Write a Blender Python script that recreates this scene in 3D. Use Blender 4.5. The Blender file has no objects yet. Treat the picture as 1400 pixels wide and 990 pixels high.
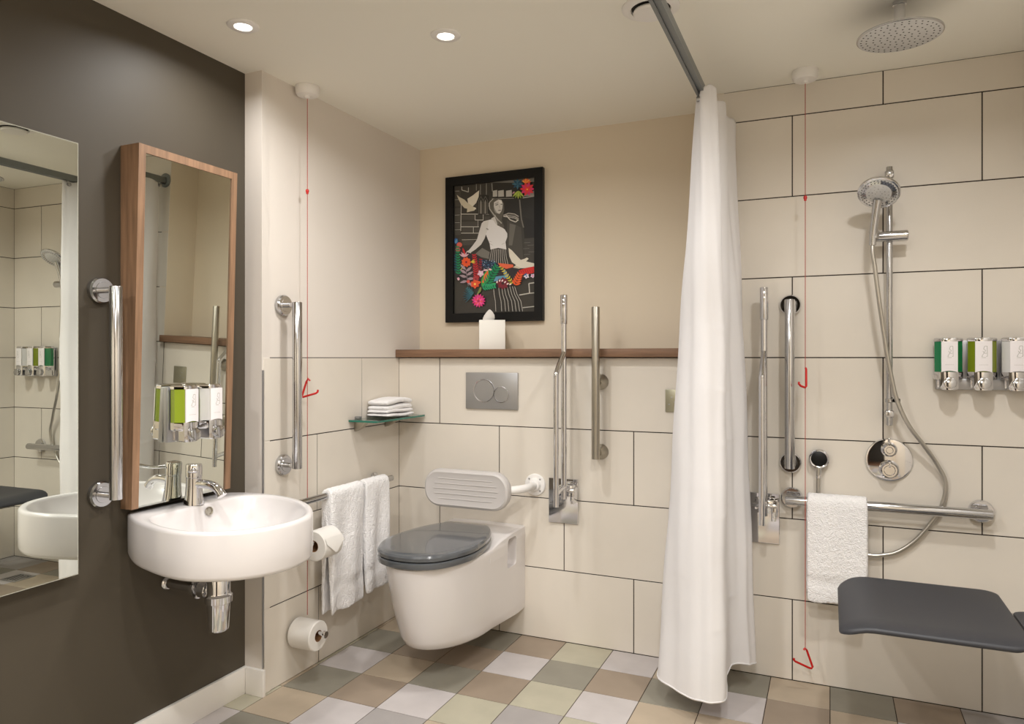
import bpy, bmesh, math, random
from mathutils import Vector, Matrix
random.seed(7)
PI = math.pi
SC = bpy.context.scene
COL = SC.collection

# ------------------------------------------------------------------ materials
def lin(c):
    return tuple(((v/255.0)/12.92 if v/255.0 <= 0.04045 else ((v/255.0+0.055)/1.055)**2.4) for v in c)

def mat(name, rgb=None, rough=0.5, metal=0.0, lin_rgb=None, noise=None, bump=None, coat=0.0,
        trans=0.0, emit=None, spec=0.5, sss=0.0, stretch=(1, 1, 1)):
    m = bpy.data.materials.new(name); m.use_nodes = True
    nt = m.node_tree; b = nt.nodes['Principled BSDF']
    c = lin_rgb if lin_rgb else lin(rgb)
    b.inputs['Base Color'].default_value = (*c, 1)
    b.inputs['Roughness'].default_value = rough
    b.inputs['Metallic'].default_value = metal
    b.inputs['Specular IOR Level'].default_value = spec
    b.inputs['Coat Weight'].default_value = coat
    b.inputs['Coat Roughness'].default_value = 0.05
    b.inputs['Transmission Weight'].default_value = trans
    if sss:
        b.inputs['Subsurface Weight'].default_value = sss
        b.inputs['Subsurface Scale'].default_value = 0.01
    if emit:
        b.inputs['Emission Color'].default_value = (*emit[0], 1)
        b.inputs['Emission Strength'].default_value = emit[1]
    geo = nt.nodes.new('ShaderNodeNewGeometry')
    mp = nt.nodes.new('ShaderNodeMapping'); mp.inputs['Scale'].default_value = stretch
    nt.links.new(geo.outputs['Position'], mp.inputs['Vector'])
    if noise:                       # (scale, detail, darker factor, lighter factor)
        n = nt.nodes.new('ShaderNodeTexNoise'); n.inputs['Scale'].default_value = noise[0]
        n.inputs['Detail'].default_value = noise[1]
        nt.links.new(mp.outputs['Vector'], n.inputs['Vector'])
        r = nt.nodes.new('ShaderNodeValToRGB')
        r.color_ramp.elements[0].position = 0.3; r.color_ramp.elements[1].position = 0.7
        r.color_ramp.elements[0].color = (*[v*noise[2] for v in c], 1)
        r.color_ramp.elements[1].color = (*[min(1, v*noise[3]) for v in c], 1)
        nt.links.new(n.outputs['Fac'], r.inputs['Fac'])
        nt.links.new(r.outputs['Color'], b.inputs['Base Color'])
    if bump:                        # (scale, strength, distance)
        n = nt.nodes.new('ShaderNodeTexNoise'); n.inputs['Scale'].default_value = bump[0]
        n.inputs['Detail'].default_value = 3
        nt.links.new(mp.outputs['Vector'], n.inputs['Vector'])
        bp = nt.nodes.new('ShaderNodeBump'); bp.inputs['Strength'].default_value = bump[1]
        bp.inputs['Distance'].default_value = bump[2]
        nt.links.new(n.outputs['Fac'], bp.inputs['Height'])
        nt.links.new(bp.outputs['Normal'], b.inputs['Normal'])
    return m

M = {}
M['ceiling'] = mat('ceiling paint', (240, 238, 229), 0.85)
M['cream'] = mat('cream wall paint', (224, 212, 192), 0.8)
M['pale'] = mat('pale wall paint', (221, 214, 206), 0.75)
M['brown'] = mat('dark brown wall paint', (73, 66, 55), 0.55, spec=0.4, bump=(220, 0.05, 0.001))
M['tile'] = mat('cream stone tile', (222, 215, 204), 0.38, noise=(2.6, 7, 0.94, 1.03), bump=(60, 0.04, 0.001))
M['grout'] = mat('brown grout', (56, 48, 42), 0.9)
for k, c in {'A': (188, 182, 181), 'B': (176, 161, 141), 'C': (148, 133, 117), 'D': (136, 132, 120),
             'E': (174, 169, 150), 'G': (156, 151, 149)}.items():
    M['f'+k] = mat('floor tile '+k, c, 0.42, noise=(9, 6, 0.92, 1.06))
M['fgrout'] = mat('floor grout', (62, 50, 40), 0.9)
M['white_gloss'] = mat('white gloss paint', (232, 229, 224), 0.35)
M['ceramic'] = mat('white ceramic', (219, 215, 214), 0.22, coat=0.25)
M['white_plastic'] = mat('white plastic', (236, 234, 232), 0.3)
M['grey_plastic'] = mat('pale grey plastic', (194, 190, 188), 0.45)
M['lid'] = mat('slate grey seat plastic', (86, 89, 93), 0.16, coat=0.4)
M['seat'] = mat('dark grey moulded seat', (47, 48, 53), 0.5)
M['chrome'] = mat('chrome', None, 0.06, 1.0, lin_rgb=(0.70, 0.70, 0.72))
M['polished'] = mat('polished steel', None, 0.14, 1.0, lin_rgb=(0.56, 0.56, 0.57))
M['brushed'] = mat('brushed nickel', None, 0.3, 1.0, lin_rgb=(0.44, 0.41, 0.35), stretch=(1, 1, 1))
M['satin'] = mat('satin grey metal', None, 0.38, 0.9, lin_rgb=(0.42, 0.42, 0.43))
M['rail'] = mat('grey aluminium rail', None, 0.4, 0.7, lin_rgb=(0.22, 0.24, 0.25))
M['mirror'] = mat('mirror glass', None, 0.0, 1.0, lin_rgb=(0.80, 0.83, 0.77))
M['mirror_edge'] = mat('polished mirror edge', (190, 190, 178), 0.1, 0.3)
M['oak'] = mat('oak veneer', (146, 114, 88), 0.5, noise=(9, 8, 0.72, 1.18), stretch=(9, 9, 0.7), bump=(20, 0.12, 0.001))
M['oak_shelf'] = mat('oak shelf', (130, 99, 76), 0.5, noise=(9, 8, 0.75, 1.15), stretch=(0.7, 9, 9), bump=(20, 0.12, 0.001))
M['black'] = mat('black', (8, 8, 8), 0.42, spec=0.3)
M['blackrub'] = mat('black rubber', (22, 22, 23), 0.5)
M['red'] = mat('red plastic', (196, 22, 18), 0.35)
M['cord'] = mat('red cord', (170, 50, 42), 0.7)
M['terry'] = mat('white terry towel', (250, 249, 250), 0.95, bump=(230, 1.0, 0.006))
M['paper'] = mat('white tissue paper', (226, 223, 218), 0.9, bump=(90, 0.15, 0.002))
M['card'] = mat('white card', (242, 240, 234), 0.6)
M['cardboard'] = mat('cardboard core', (150, 110, 74), 0.9)
M['label'] = mat('white label', (238, 234, 236), 0.45)
M['ink'] = mat('pale grey print', (176, 176, 170), 0.6)
M['green'] = mat('dark green soap', (10, 122, 76), 0.18, coat=0.4)
M['olive'] = mat('olive green soap', (128, 142, 24), 0.18, coat=0.4)
M['lime'] = mat('lime green soap', (146, 166, 48), 0.18, coat=0.4)
M['milky'] = mat('milky white soap', (222, 220, 222), 0.2, coat=0.4)
M['glow'] = mat('lamp lens', (255, 255, 255), 0.4, emit=((1.0, 0.95, 0.88), 9.0))
M['dark_slot'] = mat('dark recess', (40, 36, 32), 0.8)
M['outlet'] = mat('olive brass plate', None, 0.35, 0.8, lin_rgb=(0.42, 0.40, 0.30))
M['door'] = mat('oak door', (120, 84, 58), 0.5, noise=(6, 8, 0.75, 1.15), stretch=(8, 8, 0.6))

def glass_mat():
    m = bpy.data.materials.new('green glass'); m.use_nodes = True
    b = m.node_tree.nodes['Principled BSDF']
    b.inputs['Base Color'].default_value = (0.72, 0.92, 0.85, 1)
    b.inputs['Roughness'].default_value = 0.0
    b.inputs['Transmission Weight'].default_value = 1.0
    b.inputs['IOR'].default_value = 1.45
    return m
M['glass'] = glass_mat()
M['glass_edge'] = mat('dark green glass edge', (8, 104, 88), 0.12, coat=0.5)

def curtain_mat():
    m = bpy.data.materials.new('white curtain cloth'); m.use_nodes = True
    nt = m.node_tree; b = nt.nodes['Principled BSDF']
    b.inputs['Base Color'].default_value = (0.93, 0.92, 0.93, 1)
    b.inputs['Roughness'].default_value = 0.7
    tl = nt.nodes.new('ShaderNodeBsdfTranslucent'); tl.inputs['Color'].default_value = (0.93, 0.92, 0.93, 1)
    mx = nt.nodes.new('ShaderNodeMixShader'); mx.inputs['Fac'].default_value = 0.3
    out = nt.nodes['Material Output']
    nt.links.new(b.outputs['BSDF'], mx.inputs[1]); nt.links.new(tl.outputs['BSDF'], mx.inputs[2])
    nt.links.new(mx.outputs['Shader'], out.inputs['Surface'])
    geo = nt.nodes.new('ShaderNodeNewGeometry')
    n = nt.nodes.new('ShaderNodeTexNoise'); n.inputs['Scale'].default_value = 9; n.inputs['Detail'].default_value = 4
    n.inputs['Distortion'].default_value = 0.6
    nt.links.new(geo.outputs['Position'], n.inputs['Vector'])
    bp = nt.nodes.new('ShaderNodeBump'); bp.inputs['Strength'].default_value = 0.25; bp.inputs['Distance'].default_value = 0.012
    nt.links.new(n.outputs['Fac'], bp.inputs['Height']); nt.links.new(bp.outputs['Normal'], b.inputs['Normal'])
    return m
M['curtain'] = curtain_mat()

M['faceplate'] = mat('grey shower face', (205, 205, 205), 0.35, 0.2)
M['hose'] = mat('metal shower hose', None, 0.28, 1.0, lin_rgb=(0.55, 0.53, 0.49))

# ------------------------------------------------------------------ mesh builder
class MB:
    def __init__(s):
        s.bm = bmesh.new(); s.mats = []
    def mi(s, m):
        m = M[m] if isinstance(m, str) else m
        if m not in s.mats: s.mats.append(m)
        return s.mats.index(m)
    def face(s, pts, m):
        vs = [s.bm.verts.new(p) for p in pts]
        f = s.bm.faces.new(vs); f.material_index = s.mi(m); return f
    def box(s, a, b, m, bev=0.0, seg=2):
        a = Vector(a); b = Vector(b); i = s.mi(m)
        ret = bmesh.ops.create_cube(s.bm, size=1.0)
        vs = ret['verts']
        c = (a+b)/2; d = b-a
        for v in vs: v.co = Vector((v.co.x*abs(d.x)+c.x, v.co.y*abs(d.y)+c.y, v.co.z*abs(d.z)+c.z))
        fs = set(f for v in vs for f in v.link_faces)
        for f in fs: f.material_index = i
        if bev > 0:
            es = list(set(e for v in vs for e in v.link_edges))
            r = bmesh.ops.bevel(s.bm, geom=es, offset=bev, segments=seg, profile=0.5, affect='EDGES')
            for f in r['faces']: f.material_index = i
        return s
    def loft(s, rings, m, cap0=True, cap1=True, closed=True):
        i = s.mi(m); R = [[s.bm.verts.new(p) for p in r] for r in rings]
        n = len(R[0])
        for a, b in zip(R, R[1:]):
            for k in range(n if closed else n-1):
                try:
                    f = s.bm.faces.new((a[k], a[(k+1) % n], b[(k+1) % n], b[k])); f.material_index = i
                except ValueError: pass
        if closed:
            if cap0: s.bm.faces.new(list(reversed(R[0]))).material_index = i
            if cap1: s.bm.faces.new(R[-1]).material_index = i
        return s
    def lathe(s, origin, axis, prof, m, n=40, cap=True):
        """prof: list of (distance along axis, radius)"""
        o = Vector(origin); ax = Vector(axis).normalized()
        u = ax.orthogonal().normalized(); v = ax.cross(u)
        rings = []
        for h, r in prof:
            r = max(r, 1e-5)
            rings.append([o+ax*h+(u*math.cos(2*PI*k/n)+v*math.sin(2*PI*k/n))*r for k in range(n)])
        return s.loft(rings, m, cap, cap)
    def cyl(s, a, b, r, m, n=32, bev=0.0, r2=None):
        a = Vector(a); b = Vector(b); L = (b-a).length; r2 = r if r2 is None else r2
        if bev > 0:
            prof = [(0, r-bev), (bev*0.3, r-bev*0.3), (bev, r), (L-bev, r2), (L-bev*0.3, r2-bev*0.3), (L, r2-bev)]
        else: prof = [(0, r), (L, r2)]
        return s.lathe(a, b-a, prof, m, n)
    def tube(s, pts, r, m, n=16, smooth=6, close=False):
        P = catmull([Vector(p) for p in pts], smooth) if smooth else [Vector(p) for p in pts]
        rr = r if callable(r) else (lambda t: r)
        rings = []; up = None
        for i, p in enumerate(P):
            t = (P[min(i+1, len(P)-1)]-P[max(i-1, 0)]).normalized()
            if up is None: up = t.orthogonal().normalized()
            up = (up-t*up.dot(t)).normalized(); w = t.cross(up)
            q = rr(i/(len(P)-1))
            rings.append([p+(up*math.cos(2*PI*k/n)+w*math.sin(2*PI*k/n))*q for k in range(n)])
        return s.loft(rings, m)
    def prism(s, poly, d0, d1, m, fn):
        """poly 2D list, fn(u, v, d) -> point"""
        return s.loft([[fn(u, v, d0) for u, v in poly], [fn(u, v, d1) for u, v in poly]], m)
    def build(s, name, parent=None, loc=None, smooth=35, sub=0):
        bmesh.ops.recalc_face_normals(s.bm, faces=s.bm.faces)
        base = Vector(loc) if loc else (parent_world(parent) if parent else Vector((0, 0, 0)))
        for v in s.bm.verts: v.co -= base
        me = bpy.data.meshes.new(name); s.bm.to_mesh(me); s.bm.free()
        for m in s.mats: me.materials.append(m)
        if smooth:
            for p in me.polygons: p.use_smooth = True
            me.set_sharp_from_angle(angle=math.radians(smooth))
        o = bpy.data.objects.new(name, me); COL.objects.link(o)
        if parent:
            o.parent = parent
            pw = parent_world(parent)
            o.location = base-pw
            o['_w'] = list(base)
        else:
            o.location = base
            o['_w'] = list(base)
        if sub:
            md = o.modifiers.new('smooth', 'SUBSURF'); md.levels = sub; md.render_levels = sub
        return o

def parent_world(o):
    return Vector(o['_w'])

def catmull(P, k):
    out = []
    for i in range(len(P)-1):
        p0 = P[max(i-1, 0)]; p1 = P[i]; p2 = P[i+1]; p3 = P[min(i+2, len(P)-1)]
        for j in range(k):
            t = j/k
            out.append(0.5*((2*p1)+(p2-p0)*t+(2*p0-5*p1+4*p2-p3)*t*t+(3*p1-p0-3*p2+p3)*t**3))
    out.append(P[-1]); return out

def thing(name, label, cat, loc, group=None):
    o = bpy.data.objects.new(name, None); COL.objects.link(o); o.empty_display_size = 0.05
    o.location = loc; o['_w'] = list(loc); o['label'] = label; o['category'] = cat
    if group: o['group'] = group
    return o
def tag(o, label, cat, group=None):
    o['label'] = label; o['category'] = cat
    if group: o['group'] = group
    return o
def struct(o):
    o['kind'] = 'structure'; return o
def dup(o, loc, label, group=None, rz=0.0):
    r = o.copy(); COL.objects.link(r); r.location = loc; r.rotation_euler = (0, 0, rz); r['label'] = label
    if group: r['group'] = group
    for ch in list(o.children):
        c = ch.copy(); COL.objects.link(c); c.parent = r
        for g in list(ch.children):
            d = g.copy(); COL.objects.link(d); d.parent = c
    return r

# ------------------------------------------------------------------ room dimensions
XL, XD, XR = -1.845, -1.925, 0.71          # tiled alcove wall, dark wall, shower side wall
YB, YR, YD, YF = 2.88, 3.07, 1.99, -1.10   # tiled back wall, recessed painted wall, return face, wall behind the camera
ZC, ZS = 2.22, 1.20                        # ceiling, top of the boxed-in tiling
XN = -0.425                                 # end of the painted recess

def tiles(mb, fn, u0, u1, rows, phase, z_off=0.0, thick=0.003, g=0.002):
    """courses of 600x300 tiles; fn(u, z, d) -> world point, d = distance out of the wall plane (0 = face)"""
    for k in range(*rows):
        z0, z1 = k*0.3, min(k*0.3+0.3, ZC)
        ph = phase(k); n = math.floor((u0-ph)/0.6)
        u = ph+n*0.6
        while u < u1-1e-6:
            a, b = max(u, u0), min(u+0.6, u1)
            if b-a > 0.012:
                ga = g if a > u0+1e-6 else 0.0005; gb = g if b < u1-1e-6 else 0.0005
                p = fn(a+ga, z0+g, 0); q = fn(b-gb, z1-g, -thick)
                lo = [min(x, y) for x, y in zip(p, q)]; hi = [max(x, y) for x, y in zip(p, q)]
                mb.box(lo, hi, 'tile', bev=0.0006, seg=1)
            u += 0.6

# back wall: tiled boxing + shower part
mb = MB()
fb = lambda u, z, d: (u, YB-d, z)
tiles(mb, fb, XL, XN, (0, 4), lambda k: 0.471 if k % 2 == 0 else 0.172)
tiles(mb, fb, XN, XR, (0, 8), lambda k: 0.471 if k % 2 == 0 else 0.172)
mb.box((XL-0.05, YB+0.0028, 0), (XR+0.05, YB+0.03, ZS), 'grout')
mb.box((XN+0.001, YB+0.0028, ZS-0.01), (XR+0.05, YB+0.03, ZC+0.02), 'grout')
# painted recess above the boxing
mb.box((XL-0.05, YR, ZS-0.02), (XN+0.06, YR+0.05, ZC+0.02), 'cream')
mb.box((XN, YB+0.001, ZS+0.002), (XN+0.05, YR+0.02, ZC+0.02), 'cream')
struct(mb.build('wall_back', smooth=0))

# alcove wall (tiled below, painted above) with the return face next to the dark wall
mb = MB()
fl = lambda u, z, d: (XL+d, u, z)
for k in range(4):
    ph = 2.30 if k % 2 == 0 else 2.292
    if k in (1, 2): pass
# vertical joints as seen: 2.29 in the lower courses, 2.59 in the top course
def alc(k):
    js = {0: [2.30], 1: [2.60], 2: [2.292], 3: [2.588]}[k]
    e = [YD+0.008]+js+[YB-0.0005]
    for a, b in zip(e, e[1:]):
        if k == 1: pass
        lo = (XL-0.003, a+(0.002 if a != e[0] else 0.0005), k*0.3+0.002)
        hi = (XL, b-(0.002 if b != e[-1] else 0.0), k*0.3+0.298)
        mb.box(lo, hi, 'tile', bev=0.0006, seg=1)
for k in range(4): alc(k)
mb.box((XL-0.03, YD+0.006, 0), (XL-0.0028, YB+0.03, ZS+0.0015), 'grout')
mb.box((XL-0.03, YD+0.003, ZS+0.0012), (XL-0.0015, YR+0.02, ZC+0.02), 'pale')
mb.box((XD-0.03, YD, 0), (XL-0.0015, YD+0.04, ZC+0.02), 'pale')
struct(mb.build('wall_alcove', smooth=0))
mb = MB(); mb.box((XD-0.08, YF-0.05, 0), (XD, YD+0.01, ZC+0.02), 'brown')
struct(mb.build('wall_left', smooth=0))
mb = MB()
fr = lambda u, z, d: (XR-d, u, z)
tiles(mb, fr, 0.9, YB, (0, 8), lambda k: 2.88 if k % 2 == 0 else 2.58)
mb.box((XR+0.0028, 0.895, 0), (XR+0.05, YB+0.03, ZC+0.02), 'grout')
mb.box((XR, YF-0.05, 0), (XR+0.05, 0.896, ZC+0.02), 'cream')
struct(mb.build('wall_right', smooth=0))
mb = MB()
dx0, dx1 = -0.62, 0.26
mb.box((XD-0.05, YF-0.08, 0), (dx0, YF, ZC+0.02), 'cream')
mb.box((dx1, YF-0.08, 0), (XR+0.05, YF, ZC+0.02), 'cream')
mb.box((dx0, YF-0.08, 2.02), (dx1, YF, ZC+0.02), 'cream')
struct(mb.build('wall_front', smooth=0))
# the door stands open into a dim hall behind the camera
mb = MB()
mb.box((dx0-0.06, YF-1.45, -0.05), (dx0-0.003, YF-0.081, 2.25), 'brown'); mb.box((dx1+0.003, YF-1.45, -0.05), (dx1+0.06, YF-0.081, 2.25), 'brown')
mb.box((dx0-0.06, YF-1.50, -0.05), (dx1+0.06, YF-1.45, 2.25), 'brown'); mb.box((dx0-0.06, YF-1.5, 2.25), (dx1+0.06, YF-0.081, 2.30), 'brown'); mb.box((dx0-0.06, YF-1.5, -0.10), (dx1+0.06, YF-0.0605, -0.003), 'door')
struct(mb.build('wall_hall', smooth=0))
d = MB(); d.box((dx0+0.006, YF-0.93, 0.004), (dx0+0.046, YF-0.085, 2.015), 'door', bev=0.003)
dob = struct(d.build('door_1', loc=(dx0+0.026, YF-0.5, 0)))
h = MB(); h.cyl((dx0+0.046, YF-0.86, 1.0), (dx0+0.092, YF-0.86, 1.0), 0.009, 'chrome'); h.cyl((dx0+0.092, YF-0.86, 1.0), (dx0+0.092, YF-0.74, 1.0), 0.009, 'chrome', bev=0.003)
h.build('handle', parent=dob)
mb = MB(); mb.box((XD-0.08, YF-0.08, ZC), (XR+0.05, YR+0.05, ZC+0.06), 'ceiling')
struct(mb.build('ceiling', smooth=0))

# floor: 203 mm tiles in six tones, transcribed where the photo shows them
fmap = {(0,0):'B',(0,1):'D',(0,2):'A',(0,3):'D',(0,4):'B',(0,5):'D',(1,0):'D',(1,1):'C',(1,2):'B',(1,3):'C',(1,4):'A',(1,5):'C',
 (2,0):'D',(2,1):'C',(2,2):'D',(2,3):'A',(2,4):'G',(3,0):'C',(3,1):'A',(3,2):'C',(3,3):'E',(3,4):'B',(4,0):'E',(4,1):'D',(4,2):'E',(4,3):'G',
 (5,0):'A',(5,1):'C',(5,2):'A',(5,3):'E',(6,0):'B',(6,1):'D',(6,2):'B',(7,0):'D',(7,1):'A',(7,2):'B',(8,0):'B',(8,1):'C',
 (9,0):'D',(9,1):'B',(10,0):'C',(10,1):'A',(11,0):'G',(11,1):'D',(-1,4):'E',(-1,5):'A',(2,-1):'D'}
mb = MB()
mb.box((XD-0.02, YF-0.06, -0.05), (XR+0.02, YB+0.03, -0.0016), 'fgrout')
P = 0.2035
rf = random.Random(3)
for i in range(-1, 13):
    for j in range(0, 20):
        x0 = -1.832+i*P; x1 = x0+P; y1 = 2.69-(j-1)*P; y0 = y1-P
        x0, x1 = max(x0, XD), min(x1, XR); y0, y1 = max(y0, YF), min(y1, YB)
        if x1-x0 < 0.01 or y1-y0 < 0.01: continue
        k = fmap.get((i, j)) or rf.choice('ABCDEG')
        mb.box((x0+0.0014, y0+0.0014, -0.003), (x1-0.0014, y1-0.0014, 0), M['f'+k], bev=0.0006, seg=1)
struct(mb.build('floor', smooth=0))

# baseboards, metal corner strip, pale wall above
mb = MB(); mb.box((XD, YF, 0), (XD+0.014, YD, 0.095), 'white_gloss', bev=0.002)
struct(mb.build('baseboard_left'))
mb = MB(); mb.box((XD+0.0145, YD-0.014, 0), (XL+0.016, YD, 0.095), 'white_gloss', bev=0.002)
struct(mb.build('baseboard_alcove'))
mb = MB(); mb.box((XL-0.002, YD+0.0005, 0.095), (XL+0.003, YD+0.0075, 1.155), 'satin', bev=0.001)
struct(mb.build('trim_1'))

# oak ledge on top of the boxing
mb = MB(); mb.box((XL+0.001, YB-0.032, ZS+0.002), (XN-0.001, YR-0.001, ZS+0.037), 'oak_shelf', bev=0.0015)
tag(mb.build('wall_ledge', loc=(XL, YB, ZS)), 'long brown oak ledge running along the top of the tiled wall under the picture', 'ledge')

# ------------------------------------------------------------------ large frameless mirror
t = thing('wall_mirror', 'large frameless mirror cut off by the left edge of the photo on the dark wall', 'mirror', (XD, 0.9, 0.6))
MXR, MXN, MYR = XD+0.045, XD+0.060, 1.330       # mirror plane at its far edge and at its near edge
mb = MB(); mb.loft([[(XD+0.001, 0.45, z_), (XD+0.001, MYR, z_), (MXR-0.0005, MYR, z_), (MXN-0.0005, 0.45, z_)] for z_ in (0.608, 1.786)], 'mirror_edge'); mb.build('edge', t, smooth=0)
mb = MB(); mb.face([(MXN, 0.4525, 0.6105), (MXR, MYR-0.0025, 0.6105), (MXR, MYR-0.0025, 1.7835), (MXN, 0.4525, 1.7835)], 'mirror')
mb.build('glass', t, smooth=0)

# ------------------------------------------------------------------ tilted wooden mirror box
y0, y1, zb, zt = 1.492, 1.878, 0.752, 1.828
db, dt = 0.043, 0.075            # depth at the bottom and at the top
t = thing('framed_mirror', 'narrow oak box-framed mirror tilted forward above the wash basin', 'mirror', (XD, (y0+y1)/2, zb))
front = lambda y, z, off=0.0: (XD+db+(dt-db)*(z-zb)/(zt-zb)+off+0.010*(y1-y), y, z)
def wedge(mb, ya, yb, za, zb_, m, off=0.0, inner=0.0):
    a = [(XD+0.001, ya, za), (XD+0.001, yb, za), (XD+0.001, yb, zb_), (XD+0.001, ya, zb_)]
    b = [front(ya, za, off), front(yb, za, off), front(yb, zb_, off), front(ya, zb_, off)]
    mb.loft([a, b], m)
fw = 0.024
mb = MB()
wedge(mb, y0, y0+fw, zb, zt, 'oak'); wedge(mb, y1-fw, y1, zb, zt, 'oak'); wedge(mb, y0+fw, y1-fw, zt-fw, zt, 'oak')
mb.build('frame', t, smooth=0)
mb = MB(); wedge(mb, y0+fw, y1-fw, zb, zt-fw, 'black', off=-0.006); mb.build('backing', t, smooth=0)
mb = MB(); mb.face([front(y0+fw, zb+0.001, -0.004), front(y1-fw, zb+0.001, -0.004), front(y1-fw, zt-fw, -0.004), front(y0+fw, zt-fw, -0.004)], 'mirror')
mb.build('glass', t, smooth=0)

# ------------------------------------------------------------------ soap dispensers
def dispenser(name, label, loc, soap, kind, group):
    """built facing -Y, back on y = 0, bottom at z = 0"""
    t = thing(name, label, 'soap dispenser', (0, 0, 0), group)
    half = [(-0.042, -0.004), (-0.043, -0.022), (-0.026, -0.044), (-0.0235, -0.047)]
    arc = [(x, -0.047-0.0035*(1-(x/0.026)**2)) for x in (-0.018, -0.009, 0, 0.009, 0.018)]
    outl = half+arc+[(-x, y) for x, y in reversed(half)]
    sc = lambda k, z: [(x*k, -0.024+(y+0.024)*k, z) for x, y in outl]
    mb = MB(); mb.loft([sc(0.95, 0.060), sc(0.95, 0.163)], soap); mb.build('reservoir', t)
    mb = MB(); mb.loft([sc(1.0, 0.1625), sc(1.0, 0.170), sc(0.96, 0.1735), sc(0.85, 0.175)], 'chrome'); mb.build('cap', t)
    lower = [(x, y) for x, y in outl]
    mb = MB(); mb.loft([sc(0.93, 0.034), sc(1.0, 0.038), sc(1.0, 0.060)], 'chrome')
    w = 0.0265
    nose = [(-w, -0.004), (-w, -0.047), (-0.018, -0.0515), (-0.009, -0.0535), (0, -0.054), (0.009, -0.0535), (0.018, -0.0515), (w, -0.047), (w, -0.004)]
    ns = lambda k, z: [(x*k, y, z) for x, y in nose]
    mb.loft([ns(0.8, 0.0), ns(1.0, 0.004), ns(1.0, 0.060)], 'chrome'); mb.build('spout_cover', t)
    # curved label panel with an arched lower edge
    mb = MB(); cols = 12; rings = []
    for i in range(cols+1):
        x = -0.0238+0.0476*i/cols
        y = -0.0505-0.0035*(1-(x/0.0265)**2)
        zl = 0.058+0.006*(1-(x/0.0265)**2)
        rings.append([(x, y, zl), (x, y, 0.1625), (x, y+0.004, 0.1625), (x, y+0.004, zl)])
    mb.loft(rings, 'label')
    def mark(x0, z0, x1, z1, wd=0.0007):
        d = Vector((x1-x0, z1-z0)); L = d.length; nx, nz = -d.y/L*wd, d.x/L*wd
        yy = lambda x: -0.0507-0.0035*(1-(x/0.0265)**2)
        mb.face([(x0-nx, yy(x0), z0-nz), (x1-nx, yy(x1), z1-nz), (x1+nx, yy(x1), z1+nz), (x0+nx, yy(x0), z0+nz)], 'ink')
    for a in [(0.002, 0.146, 0.009, 0.146), (0.009, 0.146, 0.010, 0.112), (0.002, 0.146, -0.001, 0.136), (-0.001, 0.136, 0.005, 0.132),
              (0.005, 0.132, -0.006, 0.112), (-0.006, 0.112, 0.010, 0.112), (0.001, 0.122, 0.008, 0.122), (-0.003, 0.130, 0.000, 0.124),
              (-0.006, 0.108, 0.006, 0.108)]: mark(*a)
    for k in range(7): mark(-0.0125+k*0.0037, 0.084, -0.0102+k*0.0037, 0.084, 0.0006)
    mb.build('label', t)
    mb = MB(); mb.lathe((0, -0.053, 0.022), (0, -1, 0.12), [(-0.004, 0.014), (0.003, 0.0185), (0.012, 0.0195), (0.015, 0.0185), (0.0165, 0.0150), (0.0168, 0)], 'polished'); mb.build('button', t)
    return t
disp = []
DZ = 1.092
gx = 'soap dispensers on the shower wall rack'
for x, soap, lb in [(0.366, 'green', 'dark green soap dispenser, leftmost on the shower wall rack'),
                    (0.463, 'olive', 'olive green soap dispenser beside the dark green one on the shower wall'),
                    (0.560, 'milky', 'milky white soap dispenser at the right edge of the shower wall rack')]:
    t = dispenser('soap_dispenser', lb, None, soap, 'shower', gx)
    t.location = (x, YB-0.024, DZ)
mb = MB(); mb.box((0.333, YB-0.016, DZ-0.001), (0.593, YB, DZ+0.036), 'satin', bev=0.002)
mb.box((0.333, YB-0.009, DZ+0.03), (0.593, YB, DZ+0.166), 'satin', bev=0.002)
for x in (0.366, 0.463, 0.560): mb.box((x-0.030, YB-0.0262, DZ+0.005), (x+0.030, YB-0.014, DZ+0.16), 'chrome', bev=0.002)
tag(mb.build('dispenser_rack', loc=(0.463, YB, DZ)), 'satin grey wall rack behind the three soap dispensers in the shower', 'rack')
gb = 'soap dispensers on the basin mirror'
tilt = math.atan((dt-db)/(zt-zb))
for y, soap, lb in [(1.648, 'lime', 'lime green soap dispenser with a white label on the oak framed mirror'),
                    (1.745, 'milky', 'white soap dispenser next to the lime green one on the oak framed mirror')]:
    t = dispenser('soap_dispenser', lb, None, soap, 'mirror', gb)
    t.rotation_euler = (0, 0, PI/2)
    t.location = (front(1.70, 0.94)[0]+0.017, y, 0.94)
mb = MB()
xf = front(1.70, 0.94)[0]
mb.box((xf-0.001, 1.600, 0.939), (xf+0.017, 1.793, 1.109), 'satin', bev=0.002)
for y in (1.648, 1.745): mb.box((xf+0.016, y-0.03, 0.945), (xf+0.0205, y+0.03, 1.10), 'chrome')
tag(mb.build('dispenser_rack', loc=(xf, 1.6965, 0.939)), 'small satin rack holding two soap dispensers on the oak framed mirror', 'rack')

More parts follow.
